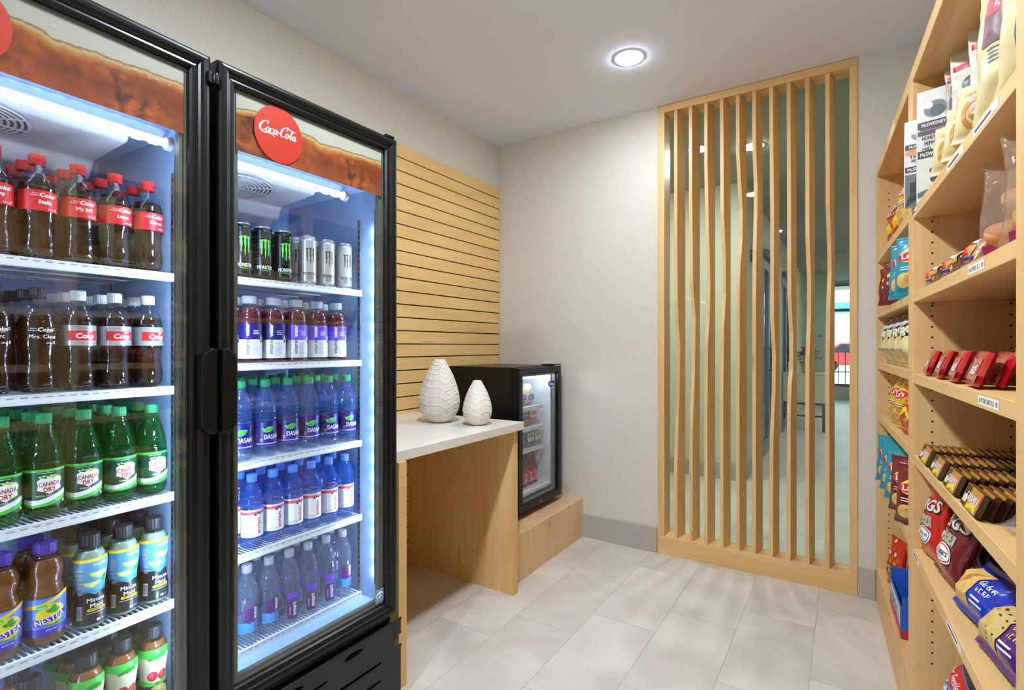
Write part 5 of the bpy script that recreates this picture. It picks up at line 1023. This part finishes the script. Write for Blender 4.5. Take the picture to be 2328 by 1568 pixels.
for i, s in enumerate((1.215, 1.375, 1.54, 1.71, 1.875)):
    for r in range(7 if i < 4 else 3): place(PW, s+.003*r, .016+.034*r+(.15 if i == 4 else 0), Z2[2], 'red foil wafer pack, third shelf column %s from left, %s back' % (ORD[i], ORD[r]), 'wafer pack', 'red wafer packs', lean=20, yaw=-4)
HAM = M('ham_pink', (200, 110, 96), .5, bump=.6, bscale=30); BUN2 = M('bread_cream', (230, 204, 156), .6)
def tart(root):
    return [MB().lathe([(.001, -.03), (.05, -.028), (.066, 0), (.05, .024), (.001, .03)], 18, c=(-.04, 0, .06)).build('roll', HAM, root), MB().lathe([(.001, -.02), (.05, -.018), (.06, 0), (.045, .02), (.001, .024)], 18, c=(.05, 0, .05)).build('roll', BUN2, root)]
P_tb = bag('pastry_bag', .20, .135, .09, [CF], one, stroke([(.0, .05, .012), (.05, .055, .014), (.09, .04, .01)], ORG, 1)+rect(-.08, .07, -.01, .10, PNK, 1), 22, clear=tart)
place(P_tb, 1.915, .048, Z2[2], 'clear bag of butter tarts lying at the upright, third shelf', 'pastry bag', 'clear pastry bags', lean=40, yaw=-10)
# ---------------------------------------------------------------- fourth shelf: caramel chocolate bars
CBM = M('bar_wrapper_gold', (196, 140, 52), .3, coat=.4); CBR = M('bar_wrapper_brown', (46, 22, 12), .3, coat=.4); CBS = M('bar_stripe', (128, 76, 36), .4)
def choc():
    w, h, d = .112, .045, .0135; root = empty('chocolate_bar')
    m = MB().box(-w/2, -d/2, 0, w/2, d/2, h, mi=1)
    for s_ in (-1, 1): m.add([(s_*w/2, -d/2, 0), (s_*w/2, d/2, 0), (s_*w/2, d/2, h), (s_*w/2, -d/2, h), (s_*(w/2+.011), 0, .002), (s_*(w/2+.011), 0, h-.002)], [(0, 4, 5, 3), (1, 2, 5, 4), (0, 1, 4), (3, 5, 2)], 1)
    for q in (-.0045, -.001, .0025): m.box(-w/2+.003, q, h, w/2-.003, q+.0019, h+.0007, mi=2)
    m.box(-w/2+.002, -d/2-.0004, 0, w/2-.002, -d/2, h, mi=0); m.build('wrapper', [CBM, CBR, CBS], root)
    art = rect(-.052, .001, -.020, .044, CBR, 0)+rect(-.048, .008, -.024, .024, M('ink_bar_panel', (220, 208, 180), .4), 1)+txt('CARAMILK', .008, .024, .018, WHITE, bold=.035, width=.080, lay=2)+stroke([(-.01, .004, .004), (.02, .012, .008), (.05, .006, .004)], YEL, 1)+ell(.045, .030, .009, .011, ORG, 1)+rect(.046, .001, .055, .012, M('ink_sage', (150, 160, 120), .5), 1)
    lay_art('print', art, flat_map((0, -d/2-.0005, 0)), sx=None, parent=root, eps=.0002)
    return Proto(root, [(o, []) for o in COL.objects if o.parent == root])
PB = choc()
for i, (s, nr) in enumerate(((1.232, 15), (1.398, 15), (1.560, 14), (1.735, 13))):
    for r in range(nr):
        yv = .008+.0154*r; place(PB, s+RB.uniform(-.003, .003), yv, Z2[3], 'caramel chocolate bar, row %s from left, %s from front' % (ORD[i], ORD[r]), 'chocolate bar', 'caramel chocolate bars', lean=20)
LBW = M('bread_label_white', (224, 220, 208), .45); RST = M('ink_rust', (160, 50, 24), .4)
P_bl = bag('pastry_bag', .20, .20, .08, [CF, KRF], lambda u, v: 0, rect(-.02, .07, .085, .17, LBW, 1)+rect(-.035, .07, -.02, .17, RST, 2)+lines(-.01, .155, .07, 7, .012, GRY, .004), 23)
place(P_bl, 1.93, .045, Z2[3], 'clear bag with white and rust label lying beside chocolate bars', 'pastry bag', 'clear pastry bags', lean=58, yaw=10)
# ---------------------------------------------------------------- fifth shelf
def seedart(w, h, acc, t2):
    o = M('ink_seed', (176, 172, 140), .6)
    a = txt('BIGS', 0, h*.70, h*.17, PBLK, bold=.06, width=w*.92, rot=.12, lay=1)+txt('BIGS', -.001, h*.705, h*.155, M('ink_bone', (222, 206, 190), .4), bold=.03, width=w*.86, rot=.12, lay=2)+rect(-w*.32, h*.42, w*.24, h*.56, o, 1)
    for k in range(16): a += leaf(-w*.30+w*.034*k, h*(.44+.10*((k*7) % 5)/5), w*.08, w*.018, k*1.1, M('ink_seed_dark', (96, 92, 70), .6), 2)
    return a+ell(0, h*.29, w*.30, h*.12, WHITE, 2)+ell(0, h*.29, w*.27, h*.105, acc, 3)+ell(0, h*.29, w*.25, h*.09, WHITE, 4)+txt(t2, 0, h*.30, h*.05, PBLK, bold=.03, width=w*.4, lay=5)+lines(-w*.15, h*.25, w*.15, 2, h*.02, GRY, h*.008, 5)
P_s1 = bag('seed_bag', .125, .215, .05, [fr_], one, seedart(.125, .215, NAVY, 'NORTH AM'), 24)
P_s2 = bag('seed_bag', .14, .215, .055, [fm_, fr_], lambda u, v: 1 if .2 < v < .5 and u < .4 else 0, seedart(.14, .215, RED, "STUBB'S")+txt('BBQ', -.045, .10, .018, WHITE, bold=.03, width=.035, lay=2), 25)
P_s3 = bag('seed_bag', .14, .21, .055, [fk_], one, seedart(.14, .21, GRY, "STUBB'S"), 26)
place(P_s1, 1.172, .030, Z2[4], 'red sunflower seed bag at the left of the fifth shelf', 'seed bag', lean=8, yaw=10, roll=2)
place(P_s3, 1.25, .12, Z2[4], 'black seed bag behind the red seed bag, fifth shelf', 'seed bag', lean=10)
place(P_s2, 1.335, .034, Z2[4], 'maroon barbecue seed bag, second from left on the fifth shelf', 'seed bag', lean=18, yaw=8, roll=5)
place(P_s3, 1.43, .15, Z2[4], 'black seed bag behind the maroon seed bag, fifth shelf', 'seed bag', lean=14, yaw=8)
CAKE = M('cake_crumb', (222, 178, 96), .7, bump=1, bscale=90); CAKES = M('cake_speckled', (206, 176, 104), .7, bump=1, bscale=90)
def loaf(nm, film, cakem, label, s, v, lean, yaw, spots, word, roll=0, z=Z2[4]):
    w, h, d = .185, .125, .075; R = random.Random(5)
    a = rect(-.06, .020, .028, .105, cakem, 1)+[x for k in range(spots) for x in ell(-.052+.072*R.random(), .026+.072*R.random(), .003+.002*R.random(), .0025, BRN, 2, 8)]
    a += poly([(-.05, .05), (-.02, .085), (.01, .10), (-.005, .07)], CHIPD, 2) if not spots else []
    a += scrawl(.058, .082, .040, .013, WHITE if not spots else YEL, 2, 3)+scrawl(.058, .064, .036, .011, WHITE if not spots else YEL, 2, 6)+lines(.038, .042, .076, 2, .010, WHITE, .004)+ell(-.078, .05, .010, .03, cakem, 1)
    P = bag('loaf_cake_pack', w, h, d, [film], one, a, 27+spots)
    return place(P, s, v, z, label, 'cake pack', lean=lean, yaw=yaw, roll=roll)
loaf('blue', fb_, CAKE, 'blue loaf cake pack leaning on the fifth shelf', 1.565, .036, 34, 6, 0, ('Lemon', 'Loaf'), roll=-3)
loaf('purple', fp_, CAKES, 'purple loaf cake pack leaning on the fifth shelf', 1.765, .036, 36, 6, 14, ('Raisin', 'Loaf'), roll=-3)
P_b2 = bag('pastry_bag', .125, .17, .07, [CF], one, rect(-.01, .06, .055, .14, LBW, 1)+rect(-.025, .06, -.01, .14, M('ink_plum', (84, 30, 110), .35), 2)+lines(.0, .13, .05, 6, .011, GRY, .004), 29)
place(P_b2, 1.935, .03, Z2[4], 'clear bag with white and plum label at end of fifth shelf', 'pastry bag', 'clear pastry bags', lean=50, yaw=6)
P_cu = bag('cupcake_bag', .24, .21, .10, [foil('cupcake_blue', (30, 130, 205)), fk_], lambda u, v: 1 if v > .78 or (.1 < u < .8 and v < .12) else 0, poly([(-.095, .125), (.095, .125), (.10, .165), (-.10, .165)], RED, 1)+txt("Mrs. Freshley's", 0, .145, .020, WHITE, bold=.03, width=.165, lay=2)+txt('Cupcakes', 0, .105, .022, WHITE, bold=.03, width=.14, shear=.2)+txt('Vanilla', .03, .080, .013, NAVY, width=.06)+ell(-.04, .045, .045, .022, PBLK, 1)+ell(.055, .045, .04, .022, PBLK, 1)+stroke([(-.075, .048, .003), (-.055, .055, .004), (-.035, .047, .004), (-.012, .055, .003)], WHITE, 2), 30)
place(P_cu, 1.26, .065, .18, 'bright blue cupcake bag on the bottom shelf of middle unit', 'cupcake bag', lean=20, yaw=-4)
# a few bags on the nearest unit, seen only as reflections
for i, (p, s, z, c) in enumerate(((P_te, 2.4, Z2[3], 'teal'), (P_lm, 2.6, Z2[3], 'maroon'), (P_ye, 2.8, Z2[1], 'yellow'), (P_or, 2.35, Z2[1], 'orange'))): place(p, s, .06, z, '%s chip bag on the nearest shelf unit' % c, 'chip bag', lean=10)
